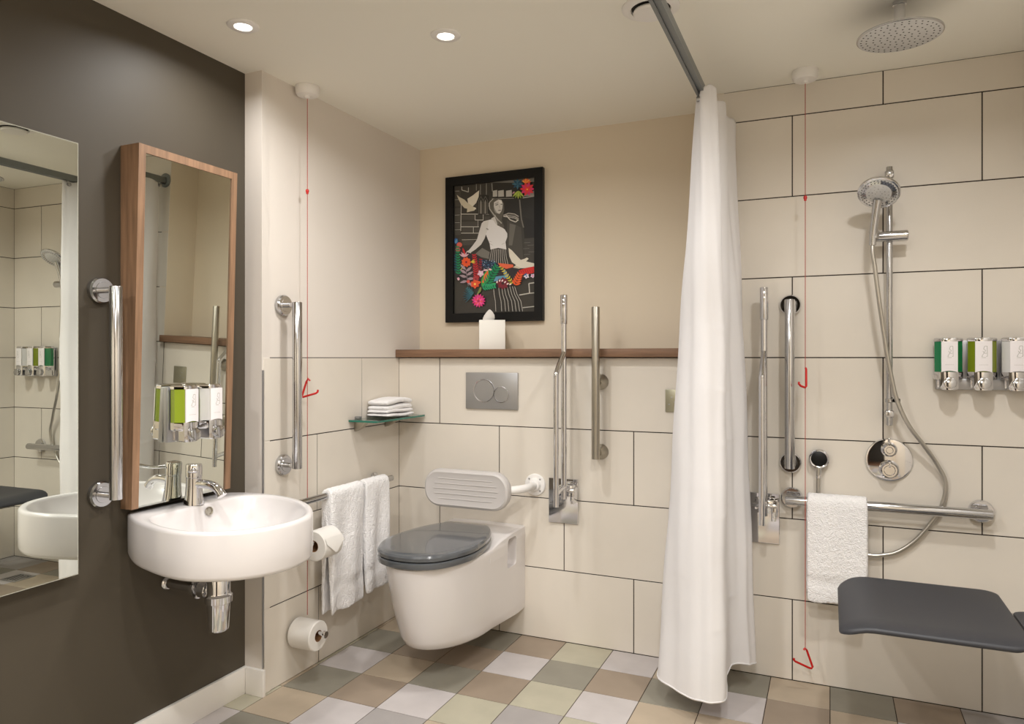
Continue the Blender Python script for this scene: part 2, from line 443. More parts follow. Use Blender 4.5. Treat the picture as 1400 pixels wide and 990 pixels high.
# ------------------------------------------------------------------ grab bars
def flange(mb, p, n, r, m='chrome', th=0.018):
    mb.lathe(p, n, [(0.0005, r), (th*0.7, r), (th, r-0.004), (th, r*0.62), (th+0.0015, r*0.60), (th+0.0015, r*0.30)], m, 40)
def grab_bar(label, a, b, n, off, ends, group, m='polished', r=0.0175, fr=0.038, fm=None, cone=False, name='grab_bar'):
    """a, b: bar ends on the wall plane; n: outward normal; ends: two distances of the posts along the bar"""
    a = Vector(a); b = Vector(b); n = Vector(n); d = (b-a).normalized()
    t = thing(name, label, 'grab bar', tuple(a), group)
    mb = MB(); mb.cyl(a+n*off, b+n*off, r, m, 36, bev=0.002); mb.build('bar', t)
    for e in ends:
        p = a+d*e
        mb = MB()
        if cone: mb.lathe(p, n, [(0.0005, fr), (0.004, fr), (0.012, fr*0.8), (0.03, fr*0.45), (0.034, fr*0.4)], fm or m, 36)
        else: flange(mb, p, n, fr, fm or m)
        f = mb.build('flange', t)
        mb = MB(); mb.cyl(p+n*0.012, p+n*(off-r*0.4), 0.0085 if not cone else 0.011, fm or m, 24); mb.build('post', f)
    return t
grab_bar('polished steel vertical grab bar on the dark wall left of the oak framed mirror', (XD, 1.424, 0.797), (XD, 1.424, 1.403), (1, 0, 0), 0.07, (0.010, 0.596), None)
grab_bar('polished steel vertical grab bar on the pale wall beside the red cord above the basin', (XL, 2.092, 0.796), (XL, 2.092, 1.402), (1, 0, 0), 0.07, (0.010, 0.596), None)
grab_bar('brushed nickel vertical grab bar crossing the oak ledge left of the shower curtain', (-0.866, YB, 0.79), (-0.866, YB, 1.405), (0, -1, 0), 0.075, (0.022, 0.31), None, m='brushed', r=0.0165, fr=0.032, cone=True)
grab_bar('polished steel vertical grab bar in the shower beside the red pull cord', (-0.135, YB, 0.795), (-0.135, YB, 1.412), (0, -1, 0), 0.06, (0.016, 0.60), None, m='polished', r=0.0175, fr=0.038, fm='chrome')
grab_bar('polished horizontal grab bar with a white towel over it low on the shower wall', (-0.15, YB, 0.681), (0.490, YB, 0.681), (0, -1, 0), 0.065, (0.02, 0.617), None, m='polished', r=0.0175, fr=0.038, fm='chrome')

# ------------------------------------------------------------------ fold-up support arms
def support(x, label, w):
    t = thing('drop_down_rail', label, 'support rail', (x, YB, 0.5))
    mb = MB(); mb.box((w[0], YB-0.008, 0.502), (w[1], YB-0.0004, 0.690), 'chrome', bev=0.0015); mb.build('wall_plate', t, smooth=0)
    mb = MB()
    mb.box((x-0.030, YB-0.062, 0.625), (x+0.030, YB-0.006, 0.672), 'chrome', bev=0.003)
    mb.box((x-0.040, YB-0.075, 0.640), (x-0.024, YB-0.020, 0.662), 'chrome', bev=0.002)
    mb.box((x+0.024, YB-0.075, 0.600), (x+0.040, YB-0.020, 0.662), 'chrome', bev=0.002)
    mb.cyl((x-0.044, YB-0.07, 0.655), (x+0.044, YB-0.07, 0.655), 0.008, 'chrome', 20, bev=0.002)
    mb.build('hinge', t)
    mb = MB()
    ym, yn = YB-0.082, YB-0.176
    mb.tube([(x, ym, 0.62), (x, ym, 1.20), (x, ym, 1.452)], 0.0118, 'chrome', 24, smooth=4)
    mb.build('main_tube', t)
    mb = MB()
    mb.tube([(x, ym+0.003, 1.235), (x, ym-0.004, 1.218), (x, yn+0.008, 1.142), (x, yn, 1.125), (x, yn, 1.10), (x, yn, 0.80), (x, yn, 0.605)], 0.0108, 'chrome', 24, smooth=4)
    mb.tube([(x, ym, 0.67), (x, yn, 0.655)], 0.010, 'chrome', 20, smooth=0)
    mb.build('return_tube', t)
    mb = MB(); mb.cyl((x, ym, 1.338), (x, ym, 1.458), 0.0148, 'chrome', 28, bev=0.003); mb.build('grip', t)
    return t
support(-0.999, 'chrome fold-up support rail on its wall plate beside the toilet', (-1.094, -0.964))
support(-0.222, 'chrome fold-up support rail in the shower next to the curtain', (-0.288, -0.173))

# ------------------------------------------------------------------ toilet
CX0 = -1.385
def dshape(wf, wr, ys, f, z, n=26, e=2.05, yb=YB-0.0005):
    pts = [(CX0-wr, yb, z), (CX0-wr, yb-0.08, z)]
    for k in range(1, 4):
        q = k/4; pts.append((CX0-(wr+(wf-wr)*q), yb-0.08+(ys-yb+0.08)*q, z))
    for k in range(n+1):
        a = PI-PI*k/n
        c, s = math.cos(a), math.sin(a)
        pts.append((CX0+wf*math.copysign(abs(c)**(2/e), c), ys-(ys-f)*abs(s)**(2/e), z))
    for k in range(3, 0, -1):
        q = k/4; pts.append((CX0+(wr+(wf-wr)*q), yb-0.08+(ys-yb+0.08)*q, z))
    pts += [(CX0+wr, yb-0.08, z), (CX0+wr, yb, z)]
    return pts
tl = thing('toilet', 'white wall-hung toilet with its grey lid closed in the corner', 'toilet', (CX0, YB, 0.12))
mb = MB(); prof = [(0.118, 0.140, 0.172, 2.60, 2.345), (0.120, 0.150, 0.176, 2.60, 2.318), (0.132, 0.158, 0.178, 2.59, 2.284), (0.16, 0.163, 0.179, 2.58, 2.262),
        (0.22, 0.168, 0.179, 2.56, 2.238), (0.30, 0.173, 0.179, 2.53, 2.212), (0.38, 0.177, 0.179, 2.50, 2.195), (0.435, 0.180, 0.180, 2.48, 2.186), (0.446, 0.180, 0.180, 2.48, 2.185), (0.452, 0.176, 0.178, 2.48, 2.190)]
mb.loft([dshape(p[1], p[2], p[3], p[4], p[0]) for p in prof], 'ceramic')
# raised rear deck behind the lid
def deck(hx, dz): return [(CX0+hx, 2.53, 0.400), (CX0+hx, 2.53, 0.451-dz), (CX0+hx, 2.64, 0.467-dz), (CX0+hx, 2.74, 0.4745-dz), (CX0+hx, YB-0.0006, 0.476-dz), (CX0+hx, YB-0.0006, 0.400)]
mb.loft([deck(-0.1798, 0.012), deck(-0.1785, 0.005), deck(-0.174, 0.001), deck(-0.166, 0), deck(0, -0.003), deck(0.166, 0), deck(0.174, 0.001), deck(0.1785, 0.005), deck(0.1798, 0.012)], 'ceramic')
body = mb.build('bowl', tl)
# side pocket
mb = MB()
def rrect(u0, v0, u1, v1, r, n=5):
    out = []
    for (cu, cv, a0) in [(u1-r, v1-r, 0), (u0+r, v1-r, 90), (u0+r, v0+r, 180), (u1-r, v0+r, 270)]:
        for k in range(n+1):
            a = math.radians(a0+90*k/n); out.append((cu+r*math.cos(a), cv+r*math.sin(a)))
    return out
cut = MB()
cut.prism(rrect(2.695, 0.335, 2.785, 0.455, 0.018), CX0+0.140, CX0+0.20, 'ceramic', lambda u, v, d: (d, u, v))
cutter = cut.build('cutter')
bo = body.modifiers.new('pocket', 'BOOLEAN'); bo.operation = 'DIFFERENCE'; bo.object = cutter; bo.solver = 'EXACT'; bo.use_self = True
dg = bpy.context.evaluated_depsgraph_get()
new = bpy.data.meshes.new_from_object(body.evaluated_get(dg))
body.modifiers.clear(); body.data = new
for p in new.polygons: p.use_smooth = True
new.set_sharp_from_angle(angle=math.radians(35))
bpy.data.objects.remove(cutter)
# seat and lid
def egg(k, z, grow=0.0):
    hlf = [(0.085, 2.700), (0.120, 2.655), (0.158, 2.57), (0.180, 2.46), (0.181, 2.35), (0.135, 2.23), (0.07, 2.18)]
    ctrl = [(CX0-a_, b_) for a_, b_ in hlf]+[(CX0, 2.168)]+[(CX0+a_, b_) for a_, b_ in reversed(hlf)]
    P3 = catmull([Vector((x, y, 0)) for x, y in ctrl], 6)
    c = Vector((CX0, 2.43, 0)); out = []
    for p in P3:
        d = p-c; q = c+d*(k+grow/d.length); out.append((q.x, q.y, z if not callable(z) else z(q.x, q.y)))
    return out
mb = MB(); mb.loft([egg(1, 0.4525, -0.010), egg(1, 0.456, -0.002), egg(1, 0.466, 0.001), egg(1, 0.475, 0.001), egg(1, 0.4785, -0.004)], 'lid'); mb.build('seat', tl)
mb = MB(); dome = lambda k: (lambda x, y: 0.5068+0.003*(1-k*k))
mb.loft([egg(1, 0.4805, -0.008), egg(1, 0.4835, 0.0), egg(1, 0.496, 0.002), egg(1, 0.5035, -0.002), egg(1, 0.5066, -0.010)]+
        [egg(k, dome(k), -0.010*k) for k in (0.9, 0.8, 0.65, 0.5, 0.35, 0.2, 0.08)], 'lid')
mb.build('lid', tl)
mb = MB()
mb.cyl((CX0-0.085, 2.708, 0.489), (CX0+0.085, 2.708, 0.489), 0.009, 'chrome', 20, bev=0.002)
mb.build('hinge', tl)

# flush plate
t = thing('flush_plate', 'satin grey dual flush plate with two round buttons above the toilet', 'flush plate', (-1.364, YB, 0.973))
mb = MB(); mb.box((-1.490, YB-0.010, 0.973), (-1.237, YB-0.0004, 1.134), 'satin', bev=0.003); mb.build('plate', t)
for x, z, r in ((-1.399, 1.054, 0.050), (-1.315, 1.038, 0.035)):
    mb = MB(); mb.lathe((x, YB-0.0101, z), (0, -1, 0), [(0, r), (0.0025, r), (0.0025, r-0.0025), (0.0006, r-0.003), (0.0008, r-0.006), (0.0012, 0)], 'satin', 48)
    mb.lathe((x, YB-0.0101, z), (0, -1, 0), [(0, r+0.0012), (0.003, r+0.0006), (0.003, r-0.0018), (0, r-0.0022)], 'chrome', 48)
    mb.build('button', t)

# back support pad
t = thing('back_support', 'pale grey ribbed back support pad on a white arm above the toilet lid', 'back support', (-1.158, YB, 0.655))
YP = 2.685
mb = MB()
def pad_ring(k, y, g=0.0, hw=0.197, hh=0.080):
    r = 0.072+g; out = []
    for p in rrect(-hw-g, -hh-g, hw+g, hh+g, r, 10): out.append((-1.389+p[0]*k, y, 0.650+p[1]*k))
    return out
mb.loft([pad_ring(1, YP+0.030, -0.012), pad_ring(1, YP+0.022, -0.003), pad_ring(1, YP+0.010, 0), pad_ring(1, YP-0.004, 0), pad_ring(1, YP-0.014, -0.004),
         pad_ring(1, YP-0.019, -0.012), pad_ring(1, YP-0.017, -0.020), pad_ring(1, YP-0.016, -0.05)], 'grey_plastic')
pad = mb.build('pad', t)
mb = MB()
for k in range(5):
    z = 0.650+(-2+k)*0.021; hw = 0.150-(abs(k-2)**2)*0.006
    mb.tube([(-1.389-hw, YP-0.0165, z), (-1.389+hw, YP-0.0165, z)], 0.0016, 'grey_plastic', 10, smooth=0)
mb.build('rib', pad)
mb = MB(); mb.lathe((-1.158, YB-0.0004, 0.655), (0, -1, 0), [(0, 0.047), (0.004, 0.047), (0.008, 0.044), (0.010, 0.030), (0.022, 0.024), (0.024, 0.018)], 'white_plastic', 40)
fl_ = mb.build('flange', t)
for k in range(4):
    mb = MB(); a = PI/4+k*PI/2; mb.lathe((-1.158+0.035*math.cos(a), YB-0.0095, 0.655+0.035*math.sin(a)), (0, -1, 0), [(-0.004, 0.004), (0.0008, 0.004), (0.0014, 0.002)], 'satin', 14)
    mb.build('screw', fl_)
mb = MB(); mb.tube([(-1.158, YB-0.01, 0.655), (-1.158, YB-0.075, 0.655), (-1.172, YB-0.125, 0.655), (-1.215, YP+0.028, 0.653), (-1.28, YP+0.020, 0.652), (-1.36, YP+0.020, 0.651)], 0.0165, 'white_plastic', 24, smooth=8)
mb.build('arm', t)

# switched spur plate partly hidden by the curtain
t = thing('wall_plate', 'small olive metal wall plate beside the left edge of the shower curtain', 'wall plate', (-0.557, YB, 0.984))
mb = MB(); mb.box((-0.600, YB-0.006, 0.984), (-0.514, YB-0.0004, 1.074), 'outlet', bev=0.002)
mb.build('plate', t)
mb = MB()
for dx, dz in ((0, 0.012), (0.012, -0.006), (-0.010, -0.016)): mb.box((-0.575+dx-0.003, YB-0.0072, 1.03+dz-0.002), (-0.575+dx+0.003, YB-0.0055, 1.03+dz+0.002), 'satin', bev=0.0006)
mb.build('button', t)

# ------------------------------------------------------------------ wash basin
BCX, BCY, BZ = -1.64, 1.657, 0.738
outl = [(-1.9248, -0.140), (-1.90, -0.158), (-1.82, -0.203), (-1.74, -0.232), (-1.65, -0.254), (-1.56, -0.256), (-1.475, -0.220), (-1.410, -0.155), (-1.380, -0.065),
        (-1.390, 0.030), (-1.428, 0.095), (-1.500, 0.170), (-1.60, 0.226), (-1.71, 0.254), (-1.81, 0.252), (-1.885, 0.222), (-1.9248, 0.175)]
OC = [(p.x-BCX, p.y) for p in catmull([Vector((x, y, 0)) for x, y in outl], 8)]
bowlp = [(-1.800, -0.140), (-1.775, -0.175), (-1.71, -0.205), (-1.64, -0.222), (-1.56, -0.224), (-1.49, -0.190), (-1.436, -0.130), (-1.412, -0.055), (-1.420, 0.020), (-1.458, 0.085), (-1.53, 0.150), (-1.61, 0.195), (-1.70, 0.220), (-1.77, 0.205), (-1.800, 0.165)]
BC = [(p.x-BCX, p.y) for p in catmull([Vector((x, y, 0)) for x, y in bowlp], 8)]
def polar(poly, N=72):
    out = []
    for k in range(N):
        a = 2*PI*(k+0.5)/N; dx, dy = math.cos(a), math.sin(a); best = None
        for (x1, y1), (x2, y2) in zip(poly, poly[1:]+poly[:1]):
            ex, ey = x2-x1, y2-y1; det = dx*(-ey)-dy*(-ex)
            if abs(det) < 1e-12: continue
            tt = (x1*(-ey)-y1*(-ex))/det; u = (dx*y1-dy*x1)/det
            if tt > 0 and -1e-6 <= u <= 1+1e-6: best = tt if best is None else min(best, tt)
        out.append((dx, dy, best))
    return out
PO, PB = polar(OC), polar(BC)
def ring_o(k, z, g=0):
    return [(max(BCX+dx*(r*k+g), XD+0.0006), BCY+dy*(r*k+g), z) for dx, dy, r in PO]
def ring_b(k, z, sx=0.0, g=0):
    return [(BCX+sx+dx*(r*k+g), BCY+dy*(r*k+g), z) for dx, dy, r in PB]
t = thing('wash_basin', 'white rounded wall-hung wash basin on the dark wall', 'basin', (XD, BCY, 0.60))
mb = MB()
rings = [ring_o(0.5, 0.603), ring_o(0.9, 0.602), ring_o(1, 0.604, -0.012), ring_o(1, 0.609, -0.004), ring_o(1, 0.618, 0), ring_o(1, 0.66, 0.001), ring_o(1, 0.727, 0.001), ring_o(1, 0.733, -0.001),
         ring_o(1, BZ, -0.006), ring_b(1, BZ-0.0005, 0, 0.016), ring_b(1, BZ-0.003, 0, 0.011), ring_b(1, BZ-0.010, 0, 0.008), ring_b(0.99, 0.700, -0.003), ring_b(0.88, 0.665, -0.01), ring_b(0.72, 0.637, -0.02),
         ring_b(0.5, 0.622, -0.035), ring_b(0.3, 0.6165, -0.045), ring_b(0.1, 0.615, -0.05)]
mb.loft(rings, 'ceramic')
bas = mb.build('bowl', t, smooth=50)
mb = MB(); mb.lathe((BCX-0.055, BCY, 0.6155), (0, 0, 1), [(0, 0.030), (0.003, 0.029), (0.004, 0.022), (0.001, 0.018), (0.001, 0)], 'chrome', 32); mb.build('waste', t)
mb = MB(); mb.lathe((-1.8015, BCY+0.050, 0.714), (1, 0, 0.12), [(0, 0.014), (0.006, 0.0135), (0.007, 0.010), (0.003, 0.0095), (0.003, 0)], 'brushed', 28); mb.build('overflow', t)

# bottle trap
t = thing('bottle_trap', 'chrome bottle trap hanging under the wash basin', 'trap', (-1.705, BCY, 0.365))
tx = -1.708
mb = MB()
mb.lathe((tx, BCY, 0.368), (0, 0, 1), [(0, 0.024), (0.004, 0.029), (0.010, 0.0305), (0.085, 0.0345), (0.088, 0.040), (0.108, 0.041), (0.112, 0.0365), (0.118, 0.0345), (0.195, 0.0335), (0.200, 0.030)], 'chrome', 44)
mb.build('cup', t)
mb = MB(); mb.lathe((tx, BCY, 0.560), (0, 0, 1), [(0, 0.026), (0.043, 0.026)], 'chrome', 32); mb.build('neck', t)
mb = MB()
mb.cyl((tx-0.025, BCY, 0.486), (XD+0.001, BCY, 0.486), 0.016, 'chrome', 28)
mb.lathe((tx-0.036, BCY, 0.486), (-1, 0, 0), [(0, 0.022), (0.003, 0.028), (0.030, 0.028), (0.033, 0.022)], 'chrome', 8)
mb.lathe((tx-0.076, BCY, 0.486), (-1, 0, 0), [(0, 0.024), (0.002, 0.031), (0.012, 0.031), (0.018, 0.022)], 'chrome', 32)
mb.lathe((XD+0.001, BCY, 0.486), (1, 0, 0), [(0, 0.024), (0.004, 0.023), (0.010, 0.018)], 'chrome', 32)
mb.build('outlet_pipe', t)

# tap
TX, TY = -1.838, 1.683
t = thing('basin_tap', 'chrome lever tap on the back ledge of the wash basin', 'tap', (TX, TY, BZ))
mb = MB(); mb.lathe((TX, TY, BZ-0.0005), (0, 0, 1), [(0, 0.031), (0.005, 0.0305), (0.03, 0.0265), (0.06, 0.0238), (0.083, 0.0235), (0.084, 0.0225), (0.086, 0.0225), (0.087, 0.0245), (0.122, 0.0245), (0.127, 0.022), (0.128, 0)], 'chrome', 40)
mb.build('body', t)
mb = MB()
rsp = lambda q: 0.0140-0.001*q if q < 0.8 else 0.0132+0.002*(q-0.8)/0.2
mb.tube([(TX+0.005, TY, BZ+0.064), (TX+0.04, TY+0.002, BZ+0.066), (TX+0.075, TY+0.004, BZ+0.062), (TX+0.098, TY+0.005, BZ+0.050), (TX+0.112, TY+0.006, BZ+0.033)], rsp, 'chrome', 24, smooth=6)
mb.build('spout', t)
mb = MB()
u = Vector((0.72, -0.70, 0)).normalized(); w = Vector((0.70, 0.72, 0)).normalized(); o = Vector((TX, TY, BZ+0.112))
rings = []
for s_, wd, hh, dz in [(0.018, 0.008, 0.006, 0.0), (0.04, 0.007, 0.0055, -0.002), (0.06, 0.0065, 0.005, -0.003), (0.08, 0.010, 0.0048, 0.0), (0.098, 0.0145, 0.0048, 0.004), (0.113, 0.0150, 0.0048, 0.007), (0.124, 0.010, 0.004, 0.009), (0.128, 0.003, 0.0015, 0.0095)]:
    c = o+u*s_+Vector((0, 0, dz)); rings.append([c+w*(wd*math.cos(2*PI*k/16))+Vector((0, 0, hh*math.sin(2*PI*k/16))) for k in range(16)])
mb.loft(rings, 'chrome'); mb.build('lever', t)

# ------------------------------------------------------------------ towel rail, towels, toilet rolls
t = thing('towel_rail', 'chrome towel rail on the tiled wall between basin and toilet', 'towel rail', (XL, 2.4, 0.683))
mb = MB(); mb.cyl((XL+0.07, 2.045, 0.668), (XL+0.07, 2.712, 0.668), 0.0125, 'polished', 28, bev=0.002); mb.build('bar', t)
for y in (2.070, 2.675):
    mb = MB(); flange(mb, (XL, y, 0.668), (1, 0, 0), 0.026, 'chrome', 0.012); f = mb.build('flange', t)
    mb = MB(); mb.cyl((XL+0.011, y, 0.668), (XL+0.06, y, 0.668), 0.0075, 'chrome', 20); mb.build('post', f)

def hang_towel(name, label, group, bar, axis, half, r_bar, front_len, back_len, out, th=0.010, seed=1, flare=0.0, sway=0.004):
    """bar: centre of the bar in the middle of the towel; axis: along the bar; out: outward normal"""
    rr = random.Random(seed); ph = rr.random()*6
    A = Vector(axis); O = Vector(out); C = Vector(bar); R = r_bar+0.002
    path = []
    nb = 14; nf = 22
    for k in range(nb+1): path.append((-R, -back_len*(1-k/nb), -1-(1-k/nb)))
    for k in range(1, 8):
        a = PI-PI*k/8; path.append((R*math.cos(a), R*math.sin(a), 0))
    for k in range(nf+1): path.append((R, -front_len*k/nf, 1+k/nf))
    W = 26
    def pt(i, j, side):
        x, z, s = path[i]; q = j/W*2-1
        drop = abs(z) if z < 0 else 0
        edge = half*(1+flare*drop)
        wav = sway*math.sin(q*5.0+ph+drop*3)*min(1, drop*6)
        yy = x+(side*th if s != 0 else 0)*(1 if x > 0 else -1)+(wav if x > 0 else wav*0.3)
        zz = z
        if s == 0:
            n = Vector((x, z)).normalized(); yy = x+n.x*side*th; zz = z+n.y*side*th
        if s > 0 and abs(z+front_len*0.80) < 0.014: yy -= side*0.005
        hem = 0.0
        if abs(s) == 2: zz += 0.003*math.sin(q*7+ph)
        return C+A*(q*edge)+O*yy+Vector((0, 0, zz))
    mb = MB(); rings = []
    n = len(path)
    for j in range(W+1):
        k_ = 0.35 if j in (0, W) else 1.0
        ring = [C+(pt(i, j, 1)-C)-(pt(i, j, 1)-pt(i, j, 0))*(1-k_)*0.5 for i in range(n)]+[pt(i, j, 0)+(pt(i, j, 1)-pt(i, j, 0))*(1-k_)*0.5 for i in range(n-1, -1, -1)]
        rings.append(ring)
    mb.loft(rings, 'terry')
    o = mb.build(name, loc=tuple(C), smooth=60)
    tx_ = bpy.data.textures.get('pile') or bpy.data.textures.new('pile', 'CLOUDS'); tx_.noise_scale = 0.010
    s1 = o.modifiers.new('fine', 'SUBSURF'); s1.levels = 2; s1.render_levels = 2
    dm = o.modifiers.new('pile', 'DISPLACE'); dm.texture = tx_; dm.texture_coords = 'LOCAL'; dm.strength = 0.0045; dm.mid_level = 0.5
    return tag(o, label, 'towel', group)
RX = XL+0.07
hang_towel('hand_towel', 'white terry towel draped over the towel rail, nearer the basin', 'towels on the towel rail', (RX, 2.365, 0.668), (0, 1, 0), 0.110, 0.0135, 0.457, 0.462, (1, 0, 0), th=0.011, seed=2, flare=0.05, sway=0.008)
hang_towel('hand_towel', 'white terry towel draped over the towel rail, nearer the toilet', 'towels on the towel rail', (RX, 2.572, 0.668), (0, 1, 0), 0.086, 0.0135, 0.442, 0.43, (1, 0, 0), th=0.011, seed=5, flare=0.06, sway=0.008)
hang_towel('hand_towel', 'white terry towel folded over the horizontal grab bar in the shower', None, (0.021, YB-0.065, 0.681), (1, 0, 0), 0.100, 0.019, 0.350, 0.30, (0, -1, 0), th=0.012, seed=9, flare=0.0, sway=0.003)

def roll(mb, a, b, r=0.055, rc=0.021):
    a = Vector(a); b = Vector(b); L = (b-a).length
    mb.lathe(a, b-a, [(0.0, rc), (0.0, r-0.003), (0.003, r), (L-0.003, r), (L, r-0.003), (L, rc)], 'paper', 48, cap=False)
    mb.lathe(a, b-a, [(0.0, rc), (L, rc)], 'cardboard', 32, cap=False)
    mb.lathe(a, b-a, [(L, rc), (L, rc-0.0015), (0, rc-0.0015), (0, rc)], 'cardboard', 32, cap=False)
# lower: spindle straight out of the wall
t = thing('toilet_roll_holder', 'chrome pin holder low on the tiled wall with the lower toilet roll', 'toilet roll holder', (XL, 2.158, 0.186))
zr, yr = 0.170, 2.158
mb = MB(); mb.lathe((XL, yr, zr+0.012), (1, 0, 0), [(0.0005, 0.030), (0.008, 0.030), (0.011, 0.026), (0.011, 0)], 'chrome', 36); mb.build('flange', t)
mb = MB(); mb.cyl((XL+0.008, yr, zr+0.010), (XL+0.138, yr, zr+0.010), 0.008, 'chrome', 24); mb.build('spindle', t)
mb = MB(); mb.lathe((XL+0.136, yr, zr+0.010), (1, 0, 0), [(0, 0.008), (0.002, 0.0135), (0.010, 0.0135), (0.012, 0.012), (0.012, 0)], 'chrome', 28); mb.build('knob', t)
mb = MB(); roll(mb, (XL+0.013, yr, zr), (XL+0.113, yr, zr)); tag(mb.build('toilet_roll', loc=(XL+0.06, yr, zr-0.055)), 'white toilet roll on the chrome pin low on the wall near the floor', 'toilet roll')
# upper: spindle parallel to the wall
ax_, zz_ = XL+0.137, 0.518
t = thing('toilet_roll_holder', 'chrome arm holder beside the basin with the upper toilet roll', 'toilet roll holder', (XL, 2.22, zz_))
mb = MB(); mb.lathe((XL, 2.222, zz_+0.012), (1, 0, 0), [(0.0005, 0.026), (0.008, 0.026), (0.011, 0.022), (0.011, 0)], 'chrome', 32); mb.build('flange', t)
mb = MB(); mb.tube([(XL+0.008, 2.222, zz_+0.012), (ax_-0.025, 2.222, zz_+0.012), (ax_, 2.214, zz_+0.012), (ax_, 2.195, zz_+0.012), (ax_, 2.085, zz_+0.012)], 0.0075, 'chrome', 20, smooth=5); mb.build('arm', t)
mb = MB(); mb.lathe((ax_, 2.088, zz_+0.012), (0, -1, 0), [(0, 0.008), (0.002, 0.012), (0.008, 0.012), (0.009, 0)], 'chrome', 24); mb.build('knob', t)
mb = MB(); roll(mb, (ax_, 2.100, zz_), (ax_, 2.203, zz_))
# folded loose end
mb.loft([[(ax_+0.050, 2.102, zz_+0.030), (ax_+0.050, 2.201, zz_+0.030)], [(ax_+0.058, 2.105, zz_+0.010), (ax_+0.058, 2.201, zz_+0.010)], [(ax_+0.060, 2.150, zz_-0.026), (ax_+0.060, 2.160, zz_-0.026)]], 'paper', closed=False)
tag(mb.build('toilet_roll', loc=(ax_, 2.151, zz_-0.055)), 'white toilet roll behind the basin edge with a folded loose end', 'toilet roll')

# ------------------------------------------------------------------ glass corner shelf with folded towels
GZ = 0.935
t = thing('glass_shelf', 'green-edged glass shelf in the corner on two metal clips', 'shelf', (XL, 2.68, GZ))
mb = MB(); mb.box((XL+0.002, 2.492, GZ-0.004), (XL+0.143, 2.868, GZ+0.004), 'glass'); mb.build('pane', t, smooth=0)
mb = MB(); e = 0.0016
mb.box((XL+0.143, 2.492-e, GZ-0.004), (XL+0.143+e, 2.868+e, GZ+0.004), 'glass_edge'); mb.box((XL+0.002, 2.492-e, GZ-0.004), (XL+0.143, 2.492, GZ+0.004), 'glass_edge')
mb.box((XL+0.002, 2.868, GZ-0.004), (XL+0.143, 2.868+e, GZ+0.004), 'glass_edge'); mb.build('edge', t, smooth=0)
for y in (2.545, 2.775):
    mb = MB()
    rings = []
    for k in range(7):
        q = k/6; xo = 0.001+0.052*q; rings.append([(XL+xo, y-0.016, GZ-0.005), (XL+xo, y+0.016, GZ-0.005), (XL+xo, y+0.013, GZ-0.010-0.038*(1-q)**0.55), (XL+xo, y-0.013, GZ-0.010-0.038*(1-q)**0.55)])
    mb.loft(rings, 'brushed')
    mb.box((XL+0.001, y-0.012, GZ+0.0045), (XL+0.022, y+0.012, GZ+0.016), 'satin', bev=0.002)
    mb.build('clip', t)
def folded(z, h, y0, y1, x0, x1, label, seed):
    rr = random.Random(seed)
    mb = MB()
    for L in range(2):
        za = z+L*h/2; zb_ = za+h/2
        rings = []; N = 22
        xs0 = x0+rr.uniform(-0.003, 0.003); xs1 = x1+rr.uniform(-0.004, 0.004)
        for k in range(N+1):
            q = k/N; y = y0+(y1-y0)*q; end = min(q, 1-q)
            s = min(1, (end*N/1.6)**0.5) if end > 0 else 0.25
            zc = (za+zb_)/2+0.0025*math.sin(q*6+seed)+(0.006*math.sin(PI*q) if L == 1 else 0.0); hh = h/4*1.06*s
            ring = []
            M_ = 20
            for j in range(M_):
                a = 2*PI*j/M_; c, sn = math.cos(a), math.sin(a)
                cx = (xs0+xs1)/2; rx = (xs1-xs0)/2
                ring.append((cx+rx*math.copysign(abs(c)**0.35, c)*(0.97+0.03*s), y, zc+hh*math.copysign(abs(sn)**0.55, sn)))
            rings.append(ring)
        mb.loft(rings, 'terry')
    o = mb.build('folded_towel', loc=((x0+x1)/2, (y0+y1)/2, z), smooth=60)
    tx_ = bpy.data.textures.get('pile')
    s1 = o.modifiers.new('fine', 'SUBSURF'); s1.levels = 1; s1.render_levels = 1
    dm = o.modifiers.new('pile', 'DISPLACE'); dm.texture = tx_; dm.texture_coords = 'LOCAL'; dm.strength = 0.003
    return tag(o, label, 'folded towel', 'folded towels on the glass shelf')
folded(GZ+0.0065, 0.030, 2.605, 2.825, XL+0.008, XL+0.118, 'white folded towel, lower one of the stack on the glass shelf', 1)
folded(GZ+0.0375, 0.044, 2.608, 2.822, XL+0.010, XL+0.116, 'white folded towel, upper one of the stack on the glass shelf', 4)

# ------------------------------------------------------------------ emergency pull cords
RT = Vector((0.915, 0.4035, 0))
def pull_cord(x, y, zend, bead, label, tri):
    t = thing('pull_cord', label, 'pull cord', (x, y, ZC))
    mb = MB(); mb.lathe((x, y, ZC), (0, 0, -1), [(0, 0.043), (0.006, 0.045), (0.026, 0.043), (0.034, 0.038), (0.036, 0.012), (0.044, 0.009), (0.046, 0)], 'white_plastic', 40); mb.build('switch_housing', t)
    mb = MB(); mb.cyl((x, y, ZC-0.044), (x, y, zend), 0.0012, 'cord', 10); mb.build('cord', t)
    mb = MB(); mb.lathe((x, y, bead+0.008), (0, 0, -1), [(0, 0.003), (0.003, 0.006), (0.010, 0.0065), (0.012, 0.0045), (0.018, 0.0045), (0.019, 0.002)], 'red', 20); mb.build('bead', t)
    for pts in tri:
        mb = MB(); P3 = [Vector((x, y, 0))+RT*a*1.0+Vector((-0.4035*b_, -0.915*0-b_*0.9, 0))*1.0+Vector((0, 0, z)) for a, b_, z in pts]
        mb.tube([tuple(p) for p in P3], 0.0038, 'red', 12, smooth=0); mb.build('pull_handle', t)
    return t
